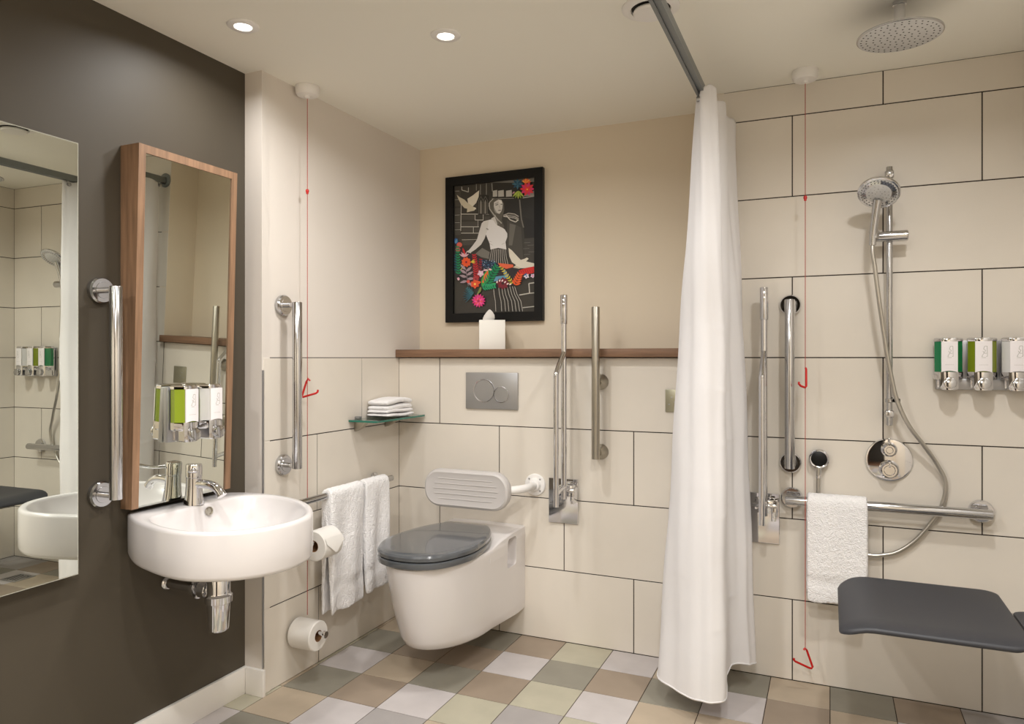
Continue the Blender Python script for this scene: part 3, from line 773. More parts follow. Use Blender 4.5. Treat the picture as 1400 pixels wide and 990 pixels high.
pull_cord(-1.801, 2.179, 0.232, 1.826, 'red pull cord with a white ceiling switch beside the vertical bar left of the toilet',
          [[(0.010, 0, 1.112), (0.003, 0, 1.121), (-0.004, 0, 1.108), (-0.0205, 0, 1.054), (-0.018, 0, 1.051), (0.033, 0, 1.066), (0.039, 0, 1.071), (0.040, 0, 1.079)]])
pull_cord(-0.081, 2.772, 0.165, 1.768, 'red pull cord with a white ceiling switch hanging in front of the shower towel',
          [[(0.0, 0.0, 1.164), (0.004, 0.002, 1.160), (0.009, 0.012, 1.098), (0.007, 0.016, 1.094), (-0.002, 0.03, 1.100), (-0.008, 0.032, 1.108), (-0.008, 0.030, 1.114)],
           [(-0.006, 0, 0.160), (-0.001, 0, 0.166), (0.005, 0, 0.160), (0.026, 0, 0.100), (0.022, 0, 0.095), (0.015, 0, 0.096), (-0.036, 0, 0.120), (-0.0405, 0, 0.125), (-0.040, 0, 0.131)]])

# ------------------------------------------------------------------ ceiling fittings
def downlight(x, y, label):
    t = thing('downlight', label, 'downlight', (x, y, ZC), 'recessed ceiling downlights')
    mb = MB(); mb.lathe((x, y, ZC), (0, 0, -1), [(0, 0.048), (0.003, 0.047), (0.006, 0.042), (0.006, 0.027), (0.002, 0.024)], 'white_plastic', 44, cap=False); mb.build('trim_ring', t)
    mb = MB(); mb.lathe((x, y, ZC-0.0005), (0, 0, -1), [(0, 0.0245), (0.0035, 0.0235), (0.004, 0)], 'glow', 32); mb.build('lens', t)
    return t
def lamp(x, y, power, spread=160, r=0.06):
    l = bpy.data.lights.new('downlight lamp', 'AREA'); l.shape = 'DISK'; l.size = r*2; l.energy = power
    l.color = (1.0, 0.985, 0.965); l.spread = math.radians(spread)
    o = bpy.data.objects.new('downlight_lamp', l); COL.objects.link(o); o.location = (x, y, ZC-0.012)
    return o
d0 = downlight(-1.650, 1.698, 'round white downlight in the ceiling above the basin mirror')
def place(x, y, lb): return dup(d0, (x, y, ZC), lb)
d0_base = Vector((-1.650, 1.698, ZC))
place(-1.112, 2.006, 'round white downlight in the middle of the ceiling in front of the toilet')
FILL_SPOTS = [(-0.95, 0.62), (-0.12, 0.80), (0.25, 1.75), (0.20, -0.45), (-1.30, -0.45)]  # unseen downlights at guessed spots, added to brighten the room
for i, (x, y) in enumerate(FILL_SPOTS):
    place(x, y, ['downlight in the ceiling over the middle of the bathroom', 'downlight in the ceiling at the dry side of the shower', 'downlight in the ceiling over the shower seat',
                 'downlight in the ceiling by the right wall near the door', 'downlight in the ceiling by the dark wall near the door'][i])
LP = 6.0
for x, y, k in [(-1.650, 1.698, 0.6), (-1.112, 2.006, 1.2)]: lamp(x, y, LP*k)
for (x, y), k in zip(FILL_SPOTS, (2.0, 2.4, 1.6, 3.0, 3.0)): lamp(x, y, LP*k)  # fill lamps below the added downlights

t = thing('ceiling_vent', 'round white air vent in the ceiling above the curtain rail', 'vent', (-0.478, 2.088, ZC))
vx, vy = -0.478, 2.088
mb = MB(); mb.lathe((vx, vy, ZC), (0, 0, -1), [(0, 0.084), (0.004, 0.083), (0.010, 0.070), (0.008, 0.058), (0.001, 0.056)], 'white_plastic', 56, cap=False); mb.build('ring', t)
mb = MB(); mb.lathe((vx, vy, ZC-0.0005), (0, 0, -1), [(0, 0.057), (0.0006, 0.056), (0.0006, 0)], 'dark_slot', 48); mb.build('duct', t)
mb = MB(); mb.lathe((vx, vy, ZC-0.002), (0, 0, -1), [(0, 0.012), (0.008, 0.014), (0.009, 0.049), (0.014, 0.051), (0.020, 0.046), (0.022, 0)], 'white_plastic', 56); mb.build('disc', t)

# rain shower head
sx, sy = 0.182, 2.343
t = thing('rain_shower', 'round chrome rain shower head on a short ceiling arm', 'shower head', (sx, sy, ZC))
mb = MB(); mb.lathe((sx, sy, ZC), (0, 0, -1), [(0, 0.018), (0.010, 0.018), (0.011, 0.0145), (0.075, 0.0145), (0.076, 0.017), (0.088, 0.017)], 'chrome', 32); mb.build('arm', t)
mb = MB(); mb.lathe((sx, sy, ZC-0.082), (0, 0, -1), [(0, 0.020), (0.004, 0.024), (0.010, 0.105), (0.013, 0.112), (0.017, 0.112), (0.019, 0.109)], 'polished', 64)
mb.lathe((sx, sy, ZC-0.082), (0, 0, -1), [(0.0185, 0.1095), (0.0195, 0.108), (0.0195, 0)], 'faceplate', 64); hd = mb.build('head', t)
mb = MB()
for r, n in ((0.015, 6), (0.032, 12), (0.050, 18), (0.068, 24), (0.086, 30), (0.100, 36)):
    for k in range(n):
        a = 2*PI*k/n+r*40; mb.lathe((sx+r*math.cos(a), sy+r*math.sin(a), ZC-0.1010), (0, 0, -1), [(0, 0.0028), (0.0012, 0.0020)], 'blackrub', 8)
mb.build('nozzles', hd)

# ------------------------------------------------------------------ curtain rail and curtain
ZRL, CRX = 2.080, -0.389
t = thing('curtain_rail', 'grey aluminium curtain rail running under the ceiling to the back wall', 'curtain rail', (CRX, YB, ZRL))
prof = [(-0.014, -0.016), (-0.004, -0.016), (-0.004, -0.011), (0.004, -0.011), (0.004, -0.016), (0.014, -0.016), (0.014, 0.012), (0.008, 0.016), (-0.008, 0.016), (-0.014, 0.012)]
path = [Vector((CRX, YB-0.006, 0)), Vector((CRX, 2.0, 0)), Vector((CRX, 1.30, 0))]
for k in range(1, 8):
    a = PI/2*k/8; path.append(Vector((CRX+0.25-0.25*math.cos(a), 1.30-0.25*math.sin(a), 0)))
path += [Vector((CRX+0.25, 1.05, 0)), Vector((XR-0.006, 1.05, 0))]
rings = []
for i, p in enumerate(path):
    d = (path[min(i+1, len(path)-1)]-path[max(i-1, 0)]).normalized(); n = Vector((-d.y, d.x, 0))
    rings.append([p+n*u_+Vector((0, 0, ZRL+v_)) for u_, v_ in prof])
mb = MB(); mb.loft(rings, 'rail'); mb.build('rail', t)
mb = MB(); mb.lathe((CRX, YB-0.0004, ZRL), (0, -1, 0), [(0, 0.038), (0.006, 0.038), (0.009, 0.030), (0.012, 0.026)], 'rail', 40); mb.build('flange', t)
mb = MB(); mb.lathe((XR-0.0004, 1.05, ZRL), (-1, 0, 0), [(0, 0.038), (0.006, 0.038), (0.009, 0.030), (0.012, 0.026)], 'rail', 40); mb.build('flange', t)

cz_top, cz_bot = ZRL-0.020, 0.088
top = [(-0.372, 2.845), (-0.415, 2.78), (-0.416, 2.66), (-0.410, 2.52), (-0.402, 2.44), (-0.386, 2.395), (-0.362, 2.402), (-0.346, 2.44), (-0.366, 2.53), (-0.334, 2.62), (-0.362, 2.70), (-0.326, 2.78), (-0.332, 2.845)]
mid = [(-0.400, 2.845), (-0.470, 2.76), (-0.486, 2.62), (-0.476, 2.50), (-0.440, 2.420), (-0.385, 2.390), (-0.332, 2.405), (-0.318, 2.46), (-0.360, 2.58), (-0.322, 2.66), (-0.292, 2.72), (-0.290, 2.79), (-0.345, 2.845)]
bot = [(-0.440, 2.850), (-0.530, 2.74), (-0.556, 2.60), (-0.548, 2.510), (-0.480, 2.450), (-0.410, 2.415), (-0.350, 2.400), (-0.306, 2.45), (-0.330, 2.60), (-0.310, 2.69), (-0.268, 2.71), (-0.250, 2.76), (-0.335, 2.850)]
tc, mc, bc = [catmull([Vector((x, y, 0)) for x, y in q], 14) for q in (top, mid, bot)]
N = len(tc); rows = 260
mb = MB(); rings = []
for r in range(rows+1):
    q = r/rows; z = cz_top+(cz_bot-cz_top)*q
    row = []
    for i in range(N):
        s = i/(N-1)
        if q < 0.42: p = tc[i].lerp(mc[i], (q/0.42)**0.85)
        else: p = mc[i].lerp(bc[i], (q-0.42)/0.58)
        # secondary pleats and the pressed creases across the cloth
        nrm = (tc[min(i+1, N-1)]-tc[max(i-1, 0)]); nrm = Vector((nrm.y, -nrm.x, 0)).normalized()
        amp = 0.0035*(1-q*0.5)*math.sin(s*46+q*2.0)+0.0012*math.sin(s*91-q*5)
        cr = sum(math.exp(-((z-zc-0.012*math.sin(s*8+zc*5))/0.007)**2) for zc in (1.305, 1.10, 0.915, 0.675, 0.33))*0.0022
        soft = 0.004*math.sin(z*9.0+s*17)*math.sin(z*4.0-s*29)
        ph = p+nrm*(amp+soft*min(1, q*3)+cr*(0.45+0.55*math.sin(s*11+z)))
        zz = z
        zz += 0.026*(1-q)**14*min(1, max(0, (s-0.42)/0.05))+0.004*(1-q)**14*math.cos(s*60)
        if q > 0.97: zz = z
        zz += q*(0.012*math.sin(s*9+1.0)-0.03*(1 if False else 0))
        row.append((ph.x, min(ph.y, YB-0.012), zz))
    rings.append(row)
mb.loft(rings, 'curtain', closed=False)
t = thing('shower_curtain', 'white shower curtain gathered in folds at the end of its rail by the back wall', 'curtain', (CRX, 2.7, cz_bot))
cl = mb.build('cloth', t, smooth=70)
so = cl.modifiers.new('thick', 'SOLIDIFY'); so.thickness = 0.0012; so.offset = 0
# weighted hem
mb = MB(); mb.tube([(p[0], p[1], p[2]+0.004) for p in rings[-1][::3]], 0.0028, 'curtain', 8, smooth=0); mb.build('hem', t)
for i, yy in enumerate((2.41, 2.50, 2.59, 2.68, 2.77, 2.84)):
    mb = MB(); mb.cyl((CRX, yy, ZRL-0.018), (CRX, yy, ZRL-0.030), 0.003, 'white_plastic', 12); mb.lathe((CRX-0.012, yy, ZRL-0.034), (1, 0, 0), [(0, 0.006), (0.001, 0.0085), (0.023, 0.0085), (0.024, 0.006)], 'satin', 18); mb.build('glider', t)

# ------------------------------------------------------------------ shower riser, hand shower, hose, valve
rx_, ry_ = 0.188, YB-0.060
t = thing('shower_riser', 'chrome vertical riser rail of the hand shower on the tiled wall', 'shower rail', (rx_, YB, 0.96))
mb = MB(); mb.cyl((rx_, ry_, 0.965), (rx_, ry_, 1.862), 0.0105, 'polished', 28, bev=0.002); mb.build('rail', t)
for z in (1.835, 1.005):
    mb = MB(); mb.cyl((rx_, YB-0.0005, z), (rx_, ry_-0.014, z), 0.013, 'polished', 24, bev=0.002)
    mb.lathe((rx_, ry_, z-0.012), (0, 0, 1), [(0, 0.0135), (0.002, 0.0145), (0.022, 0.0145), (0.024, 0.0135)], 'polished', 28); mb.build('bracket', t)
mb = MB(); mb.lathe((rx_-0.062, ry_-0.016, 1.618), (1, 0, 0), [(0, 0.012), (0.003, 0.0155), (0.05, 0.0185), (0.115, 0.0185), (0.118, 0.016), (0.118, 0)], 'polished', 32)
mb.lathe((rx_-0.05, ry_-0.052, 1.607), (0, 0.12, 1), [(0, 0.0145), (0.026, 0.0165)], 'polished', 24)
mb.box((rx_-0.06, ry_-0.05, 1.608), (rx_-0.038, ry_-0.014, 1.63), 'polished', bev=0.004)
mb.build('slider', t)
mb = MB(); mb.lathe((rx_, ry_, 1.058), (0, 0, -1), [(0, 0.012), (0.002, 0.014), (0.012, 0.014), (0.014, 0.012)], 'polished', 24)
mb.lathe((rx_+0.022, ry_-0.002, 1.058), (0, 0, -1), [(0, 0.011), (0.012, 0.011)], 'black', 20); mb.build('hose_guide', t)

t = thing('hand_shower', 'round chrome hand shower resting in the slider of the riser rail', 'hand shower', (0.135, 2.765, 1.60))
mb = MB()
mb.tube([(0.133, 2.766, 1.585), (0.135, 2.762, 1.63), (0.141, 2.750, 1.69), (0.147, 2.738, 1.735)], lambda q: 0.0115+0.003*q, 'polished', 24, smooth=6); mb.build('handle', t)
hc = Vector((0.150, 2.722, 1.757)); hn = Vector((-0.10, -0.63, -0.77)).normalized()
mb = MB(); mb.lathe(hc-hn*0.022, hn, [(0, 0), (0.002, 0.026), (0.010, 0.050), (0.018, 0.063), (0.024, 0.066), (0.029, 0.065), (0.031, 0.060)], 'chrome', 56)
mb.lathe(hc-hn*0.022, hn, [(0.0305, 0.0605), (0.0312, 0.058), (0.0305, 0.040), (0.0315, 0.038), (0.0315, 0)], 'faceplate', 56)
hd = mb.build('head', t)
mb = MB(); u1 = hn.orthogonal().normalized(); u2 = hn.cross(u1)
for r, n in ((0.010, 6), (0.020, 10), (0.030, 14), (0.0455, 26), (0.054, 32)):
    for k in range(n):
        a = 2*PI*k/n+r*99; p = hc+hn*0.009+(u1*math.cos(a)+u2*math.sin(a))*r
        mb.lathe(p-hn*0.0015, hn, [(0, 0.0023), (0.002, 0.0019)], 'blackrub', 7)
mb.build('nozzles', hd)

hz = [(0.133, 2.766, 1.590), (0.133, 2.764, 1.56), (0.140, 2.765, 1.508), (0.153, 2.770, 1.397), (0.174, 2.782, 1.243), (0.193, 2.792, 1.128), (0.210, 2.796, 1.052), (0.245, 2.81, 0.97), (0.295, 2.83, 0.897),
      (0.334, 2.848, 0.836), (0.361, 2.856, 0.771), (0.351, 2.860, 0.697), (0.320, 2.862, 0.633), (0.271, 2.862, 0.566), (0.218, 2.862, 0.521), (0.173, 2.862, 0.504), (0.126, 2.862, 0.498), (0.036, 2.862, 0.510), (-0.028, 2.860, 0.60), (-0.039, 2.852, 0.695), (-0.039, 2.850, 0.800)]
mb = MB(); mb.tube(hz, 0.0072, 'hose', 14, smooth=10)
tag(mb.build('shower_hose', loc=(0.2, 2.86, 0.498)), 'long metal shower hose looping down from the hand shower behind the bar and towel', 'hose')

t = thing('hose_outlet', 'round chrome hose outlet on the shower wall above the towel', 'hose outlet', (-0.037, YB, 0.83))
mb = MB(); mb.lathe((-0.037, YB-0.0005, 0.832), (0, -1, 0), [(0, 0.034), (0.020, 0.035), (0.030, 0.034), (0.032, 0.031), (0.030, 0.027)], 'chrome', 40); mb.build('rim', t)
mb = MB(); mb.lathe((-0.037, YB-0.018, 0.832), (0, -1, 0), [(0, 0.0272), (0.0130, 0.0272), (0.0145, 0.025), (0.0145, 0)], 'black', 36); mb.build('face', t)
mb = MB(); mb.cyl((-0.039, YB-0.030, 0.760), (-0.038, YB-0.016, 0.812), 0.0095, 'chrome', 20, bev=0.001); mb.build('nut', t)

t = thing('shower_valve', 'round chrome shower valve plate with two dials under the riser rail', 'shower valve', (0.190, YB, 0.84))
mb = MB(); mb.lathe((0.190, YB-0.0004, 0.838), (0, -1, 0), [(0, 0.076), (0.003, 0.076), (0.008, 0.073), (0.009, 0.068), (0.009, 0)], 'chrome', 72); mb.build('plate', t)
for z, r, tab in ((0.876, 0.021, 0.022), (0.806, 0.0275, 0.0)):
    mb = MB(); mb.lathe((0.190, YB-0.009, z), (0, -1, 0), [(0, r+0.005), (0.006, r+0.005), (0.008, r+0.001), (0.030, r), (0.034, r-0.004), (0.034, r-0.009), (0.032, r-0.011), (0.032, 0)], 'chrome', 44)
    if tab: mb.cyl((0.190, YB-0.028, z+r-0.003), (0.190, YB-0.030, z+r+tab), 0.0028, 'chrome', 12, bev=0.0008)
    else: mb.box((0.187, YB-0.043, z+0.010), (0.193, YB-0.030, z+r+0.002), 'chrome', bev=0.001)
    mb.build('dial', t)

# ------------------------------------------------------------------ shower seat
t = thing('shower_bench', 'dark grey moulded fold-down shower seat at the lower right', 'shower seat', (XR, 2.39, 0.46))
def seat_sheet(x0, x1, ya, yb, rad, zf, th, name, parent):
    N = 14; ring = rrect(x0, ya, x1, yb, rad, 8); cx, cy = (x0+x1)/2, (ya+yb)/2
    dens = []
    for (a, b) in zip(ring, ring[1:]+ring[:1]):
        L = math.hypot(b[0]-a[0], b[1]-a[1]); n = max(1, int(L/0.02))
        for k in range(n): dens.append((a[0]+(b[0]-a[0])*k/n, a[1]+(b[1]-a[1])*k/n))
    sc = lambda k, g: [((cx+(x-cx)*k), (cy+(y-cy)*k)) for x, y in dens]
    rings = []
    ks = [0.04, 0.2, 0.35, 0.5, 0.65, 0.8, 0.9, 0.96]
    for k in ks: rings.append([(x, y, zf(x, y)-th) for x, y in sc(k, 0)])
    rings.append([(x, y, zf(x, y)-th) for x, y in sc(0.982, 0)])
    rings.append([(x, y, zf(x, y)-th*0.72) for x, y in sc(0.998, 0)])
    rings.append([(x, y, zf(x, y)-th*0.3) for x, y in sc(1.0, 0)])
    rings.append([(x, y, zf(x, y)) for x, y in sc(0.987, 0)])
    for k in reversed(ks): rings.append([(x, y, zf(x, y)) for x, y in sc(k, 0)])
    mb = MB(); mb.loft(rings, 'seat'); return mb.build(name, parent, smooth=60)
def zseat(x, y):
    u_ = (x-0.02)/0.445; v_ = (y-2.15)/0.47
    lip = -0.034*max(0, 1-u_/0.20)**2
    dish = -0.014*math.sin(PI*min(1, max(0, v_)))*math.sin(PI*min(1, max(0, u_*1.1)))
    fr = -0.010*max(0, 1-v_/0.12)**2
    return 0.486+lip+dish+fr
seat_sheet(0.022, 0.466, 2.150, 2.622, 0.045, zseat, 0.014, 'seat', t)
seat_sheet(0.472, 0.660, 1.98, 2.452, 0.020, lambda x, y: 0.480+0.03*max(0, (x-0.48)/0.22), 0.012, 'rear_panel', t)
mb = MB()
for y in (2.33, 2.52):
    mb.tube([(XR-0.002, y, 0.440), (0.60, y, 0.440), (0.40, y, 0.446), (0.22, y, 0.450)], 0.010, 'polished', 16, smooth=5)
mb.build('frame', t)
mb = MB(); mb.box((XR-0.022, 2.24, 0.36), (XR-0.0005, 2.60, 0.50), 'polished', bev=0.004); mb.build('wall_bracket', t)

# floor drain under the seat
t = thing('floor_drain', 'square metal shower drain in the floor seen in the large mirror', 'drain', (0.245, 2.59, 0))
mb = MB(); mb.box((0.185, 2.53, 0.0002), (0.305, 2.65, 0.003), 'satin', bev=0.001)
for k in range(5): mb.box((0.200+k*0.020, 2.545, 0.0028), (0.208+k*0.020, 2.635, 0.0034), 'dark_slot')
mb.build('grate', t)

# ------------------------------------------------------------------ tissue box
bx, by, bh = -1.404, 2.962, 0.058
t = thing('tissue_box', 'white square tissue box with a tissue peak standing on the oak ledge', 'tissue box', (bx, by, ZS+0.037))
zb0 = ZS+0.0372
mb = MB(); mb.box((bx-bh, by-bh, zb0), (bx+bh, by+bh, zb0+0.131), 'card', bev=0.0015); mb.build('box', t)
mb = MB(); mb.lathe((bx, by, zb0+0.1312), (0, 0, 1), [(0, 0.030), (0.0006, 0.030)], 'dark_slot', 32); mb.build('opening', t)
mb = MB(); rings = []
for q, w_ in ((0, 0.024), (0.25, 0.026), (0.5, 0.023), (0.75, 0.015), (0.92, 0.007), (1.0, 0.002)):
    ring = []
    for k in range(28):
        a = 2*PI*k/28; rr_ = w_*(1+0.12*math.sin(a*3+q*2)); ring.append((bx-0.016+0.006*q+rr_*math.cos(a), by+rr_*0.4*math.sin(a), zb0+0.129+0.052*q))
    rings.append(ring)
mb.loft(rings, 'paper'); mb.build('tissue', t)
t.rotation_euler = (0, 0, math.radians(27))

# ------------------------------------------------------------------ framed picture
PX0, PX1, PZ0, PZ1, PY = -1.690, -1.189, 1.368, 2.063, 3.045
t = thing('framed_picture', 'black framed poster of a woman with doves and flowers above the ledge', 'picture', ((PX0+PX1)/2, YR, PZ0))
FWd = 0.042
mb = MB()
def fbar(poly):
    mb.prism(poly, PY, YR-0.001, 'black', lambda u_, v_, d: (u_, d, v_))
o_ = [(PX0, PZ0), (PX1, PZ0), (PX1, PZ1), (PX0, PZ1)]; i_ = [(PX0+FWd, PZ0+FWd), (PX1-FWd, PZ0+FWd), (PX1-FWd, PZ1-FWd), (PX0+FWd, PZ1-FWd)]
for k in range(4): fbar([o_[k], o_[(k+1) % 4], i_[(k+1) % 4], i_[k]])
mb.build('frame', t, smooth=0)
IX0, IX1, IZ0, IZ1 = PX0+FWd, PX1-FWd, PZ0+FWd, PZ1-FWd
AM = {}
def am(c):
    if c not in AM: AM[c] = mat('print '+'_'.join(map(str, c)), c, 0.35)
    return AM[c]
art = MB(); lay = [0]
def A(x, y):
    u_ = (x-172)/946.0; v_ = (y-(200-100*u_))/((1711-30*u_)-(200-100*u_))
    u_ = min(1, max(0, u_)); v_ = min(1, max(0, v_))
    return (IX0+(IX1-IX0)*u_, IZ1-(IZ1-IZ0)*v_)
def poly(pts, c, nlay=True):
    if nlay: lay[0] += 1
    y = PY+0.012-lay[0]*0.00002
    P2 = [A(*p) for p in pts]
    clean = [P2[0]]
    for p in P2[1:]:
        if math.hypot(p[0]-clean[-1][0], p[1]-clean[-1][1]) > 1e-5: clean.append(p)
    if len(clean) < 3: return
    try: art.face([(p[0], y, p[1]) for p in clean], am(c))
    except ValueError: pass
def line(x0, y0, x1, y1, w, c):
    d = math.hypot(x1-x0, y1-y0) or 1; nx, ny = -(y1-y0)/d*w/2, (x1-x0)/d*w/2
    poly([(x0-nx, y0-ny), (x1-nx, y1-ny), (x1+nx, y1+ny), (x0+nx, y0+ny)], c)
def pline(pts, w, c):
    for a, b in zip(pts, pts[1:]): line(*a, *b, w, c)
def leaf(x, y, L, ang, w, c):
    ca, sa = math.cos(ang), math.sin(ang); pts = []
    for s_, t_ in ((0, 0), (0.25, 0.8), (0.5, 1), (0.8, 0.55), (1, 0), (0.8, -0.55), (0.5, -1), (0.25, -0.8)):
        a, b = s_*L, t_*w/2; pts.append((x+a*ca-b*sa, y+a*sa+b*ca))
    poly(pts, c)
def fern(x0, y0, x1, y1, n, L, w, c):
    line(x0, y0, x1, y1, 4, c); a = math.atan2(y1-y0, x1-x0)
    for k in range(n):
        q = k/n; x = x0+(x1-x0)*q; y = y0+(y1-y0)*q
        for s_ in (-1, 1): leaf(x, y, L*(1-0.35*q), a+s_*0.85, w, c)
def flower(x, y, r, n, c, c2, rot=0.0):
    for k in range(n): leaf(x, y, r, rot+2*PI*k/n, r*0.75, c)
    poly([(x+r*0.25*math.cos(2*PI*k/8), y+r*0.25*math.sin(2*PI*k/8)) for k in range(8)], c2)
def disc(x, y, rx, ry, c, n=14): poly([(x+rx*math.cos(2*PI*k/n), y+ry*math.sin(2*PI*k/n)) for k in range(n)], c)
G1, G2, G3, G4 = (58, 55, 50), (74, 71, 65), (36, 34, 31), (108, 105, 98); WL = (196, 193, 184)
poly([(172, 200), (1118, 100), (1118, 1690), (172, 1720)], G1)
poly([(630, 150), (1118, 105), (1118, 820), (1000, 830), (980, 600), (640, 560)], G3)
poly([(600, 150), (860, 160), (1118, 150), (1118, 98), (640, 150)], (120, 118, 112))
poly([(800, 600), (960, 690), (1000, 1280), (800, 1290)], G2); poly([(830, 640), (900, 660), (860, 900), (820, 900)], G4)
poly([(1000, 820), (1118, 810), (1118, 1270), (1000, 1290)], (66, 63, 58))
poly([(985, 560), (1118, 620), (1118, 800), (1000, 820)], (28, 26, 24))
# masonry: darker blocks with light joints
for (a, b, c_, d_) in [(180, 260, 250, 350), (180, 370, 245, 440), (180, 460, 245, 530), (180, 550, 245, 620), (180, 640, 245, 700), (260, 550, 420, 600), (265, 620, 450, 670), (270, 695, 405, 750), (420, 700, 480, 750), (270, 840, 420, 900), (180, 720, 250, 780), (540, 560, 600, 640)]:
    poly([(a, b), (c_, b-4), (c_, d_-4), (a, d_)], G2)
for a in [(255, 530, 590, 530, 9), (258, 350, 252, 730, 8), (255, 680, 470, 680, 9), (255, 755, 470, 755, 7), (405, 680, 405, 755, 7), (425, 540, 425, 600, 8), (425, 600, 522, 600, 8), (522, 535, 522, 600, 7), (265, 205, 265, 245, 8), (265, 245, 345, 268, 9), (345, 215, 345, 268, 8),
          (180, 258, 235, 256, 4), (180, 360, 235, 358, 4), (180, 543, 240, 540, 4), (180, 632, 240, 630, 4), (180, 715, 250, 712, 4), (265, 835, 450, 830, 5), (625, 165, 630, 260, 5), (440, 170, 440, 250, 4), (490, 180, 490, 300, 4), (560, 165, 560, 300, 4), (460, 605, 460, 675, 5)]: line(*a, WL)
# arched window niche
poly([(460, 540), (460, 330), (520, 300), (590, 310), (600, 530)], G3)
for x in (495, 548):
    pline([(x-26, 530), (x-26, 370), (x, 320), (x+26, 370), (x+26, 530)], 6, G4); poly([(x-12, 525), (x-12, 390), (x, 355), (x+12, 390), (x+12, 525)], (128, 124, 116))
for k, x in enumerate((636, 698, 790)): poly([(x, 255), (x+50+14*(k > 0), 245), (x+52+16*(k > 0), 322), (x, 326)], (186, 184, 178)); 
line(625, 348, 880, 345, 6, (150, 148, 140)); line(980, 340, 1118, 318, 12, (170, 168, 160)); poly([(980, 320), (1110, 250), (1110, 318)], (160, 158, 152))
pline([(945, 360), (955, 480), (965, 590), (990, 690)], 14, (120, 116, 108))
for (x, y) in ((1030, 870), (1070, 900), (1020, 940), (1080, 980), (1030, 1010)): line(x-35, y, x+35, y-4, 4, (120, 118, 112))
pline([(935, 1488), (1058, 1465), (1050, 1350), (1118, 1340)], 12, WL); line(980, 1636, 1118, 1620, 10, WL); line(1058, 1465, 1118, 1460, 10, WL)
poly([(180, 1690), (260, 1560), (380, 1390), (180, 1330)], (60, 58, 52)); poly([(430, 1000), (510, 930), (600, 980), (590, 1060), (500, 1040)], (120, 117, 110))
# woman: hair, face, arm, top, skirt
HR = (92, 88, 80); SK = (206, 203, 198); SKD = (150, 147, 142); WH = (228, 226, 226)
poly([(600, 430), (610, 380), (660, 345), (730, 350), (765, 400), (770, 480), (740, 600), (770, 680), (690, 700), (640, 560), (600, 480)], HR)
pline([(592, 400), (600, 470), (650, 540), (700, 600), (740, 640)], 12, (176, 173, 166)); pline([(640, 350), (600, 390), (590, 440)], 10, (176, 173, 166))
poly([(650, 390), (700, 358), (738, 368), (752, 410), (748, 460), (735, 500), (715, 528), (690, 520), (665, 480), (648, 440)], SK)
poly([(700, 358), (738, 368), (752, 410), (740, 412), (715, 400)], (226, 224, 220)); poly([(648, 440), (665, 480), (690, 520), (672, 520), (652, 490)], SKD)
line(668, 425, 700, 416, 9, (40, 38, 36)); line(728, 414, 748, 412, 9, (40, 38, 36)); line(665, 408, 700, 398, 5, (60, 58, 55)); line(712, 430, 720, 462, 5, SKD); line(700, 488, 730, 484, 9, (90, 84, 80))
for off in (0, 14, 30, 48): pline([(760, 545+off*0.3), (820, 520+off), (890, 530+off), (935, 560+off*0.9)], 8, (198, 194, 186) if off != 14 else (110, 106, 98))
pline([(790, 545), (840, 600), (900, 625), (930, 600)], 12, (206, 203, 196)); pline([(660, 540), (700, 620), (730, 690)], 10, (186, 182, 175))
poly([(620, 580), (660, 560), (690, 640), (690, 680), (620, 650)], SK)
poly([(505, 640), (530, 615), (590, 600), (625, 590), (640, 660), (600, 720), (565, 740), (540, 820), (500, 890), (430, 950), (375, 985), (350, 960), (400, 900), (450, 830), (475, 740)], (216, 213, 210))
poly([(350, 958), (380, 985), (370, 1010), (330, 1010), (300, 985)], SK)
poly([(590, 600), (640, 600), (680, 660), (730, 680), (775, 710), (805, 760), (805, 800), (785, 860), (795, 950), (700, 935), (610, 950), (600, 880), (555, 770), (575, 715)], WH)
for a in [(600, 880, 640, 900), (590, 850, 620, 860), (780, 870, 740, 890)]: line(*a, 5, (190, 188, 186))
poly([(690, 600), (740, 650), (770, 700), (720, 680)], HR); line(560, 700, 585, 715, 14, SKD)
poly([(610, 950), (700, 930), (795, 950), (830, 1050), (850, 1140), (600, 1110), (590, 1030)], (52, 49, 46))
for k in range(9):
    x = 625+k*20; pline([(x, 945), (x+(k-4)*3-4, 1030), (x+(k-4)*7, 1120)], 6, (186, 182, 174))
poly([(640, 1380), (880, 1360), (930, 1440), (985, 1680), (690, 1690), (650, 1520)], (44, 42, 39))
for k, x in enumerate((645, 705, 740, 770, 805, 835, 865, 890)):
    pline([(x, 1385), (x+8+k*3, 1480), (x+22+k*7, 1560), (x+28+k*9, 1680)], 6, (190, 186, 178))
# doves
DV = (226, 220, 205); DV2 = (206, 198, 176)
poly([(205, 300), (240, 330), (300, 360), (330, 390), (345, 470), (300, 460), (255, 410), (225, 350)], DV2); poly([(478, 250), (470, 330), (440, 400), (400, 440), (350, 430), (335, 350), (400, 310), (450, 270)], DV)
poly([(300, 380), (345, 400), (400, 440), (435, 455), (420, 490), (370, 500), (330, 510), (335, 450)], DV2); disc(425, 465, 16, 12, DV)
poly([(820, 930), (860, 960), (930, 1040), (975, 1090), (960, 1130), (900, 1130), (860, 1100), (830, 1030)], DV)
poly([(940, 1080), (1000, 1060), (1030, 1045), (1050, 1060), (1020, 1090), (1118, 1115), (1118, 1150), (1020, 1170), (930, 1170), (900, 1140)], DV); poly([(900, 1140), (950, 1160), (940, 1230), (890, 1250), (820, 1210), (800, 1170), (850, 1170)], DV2)
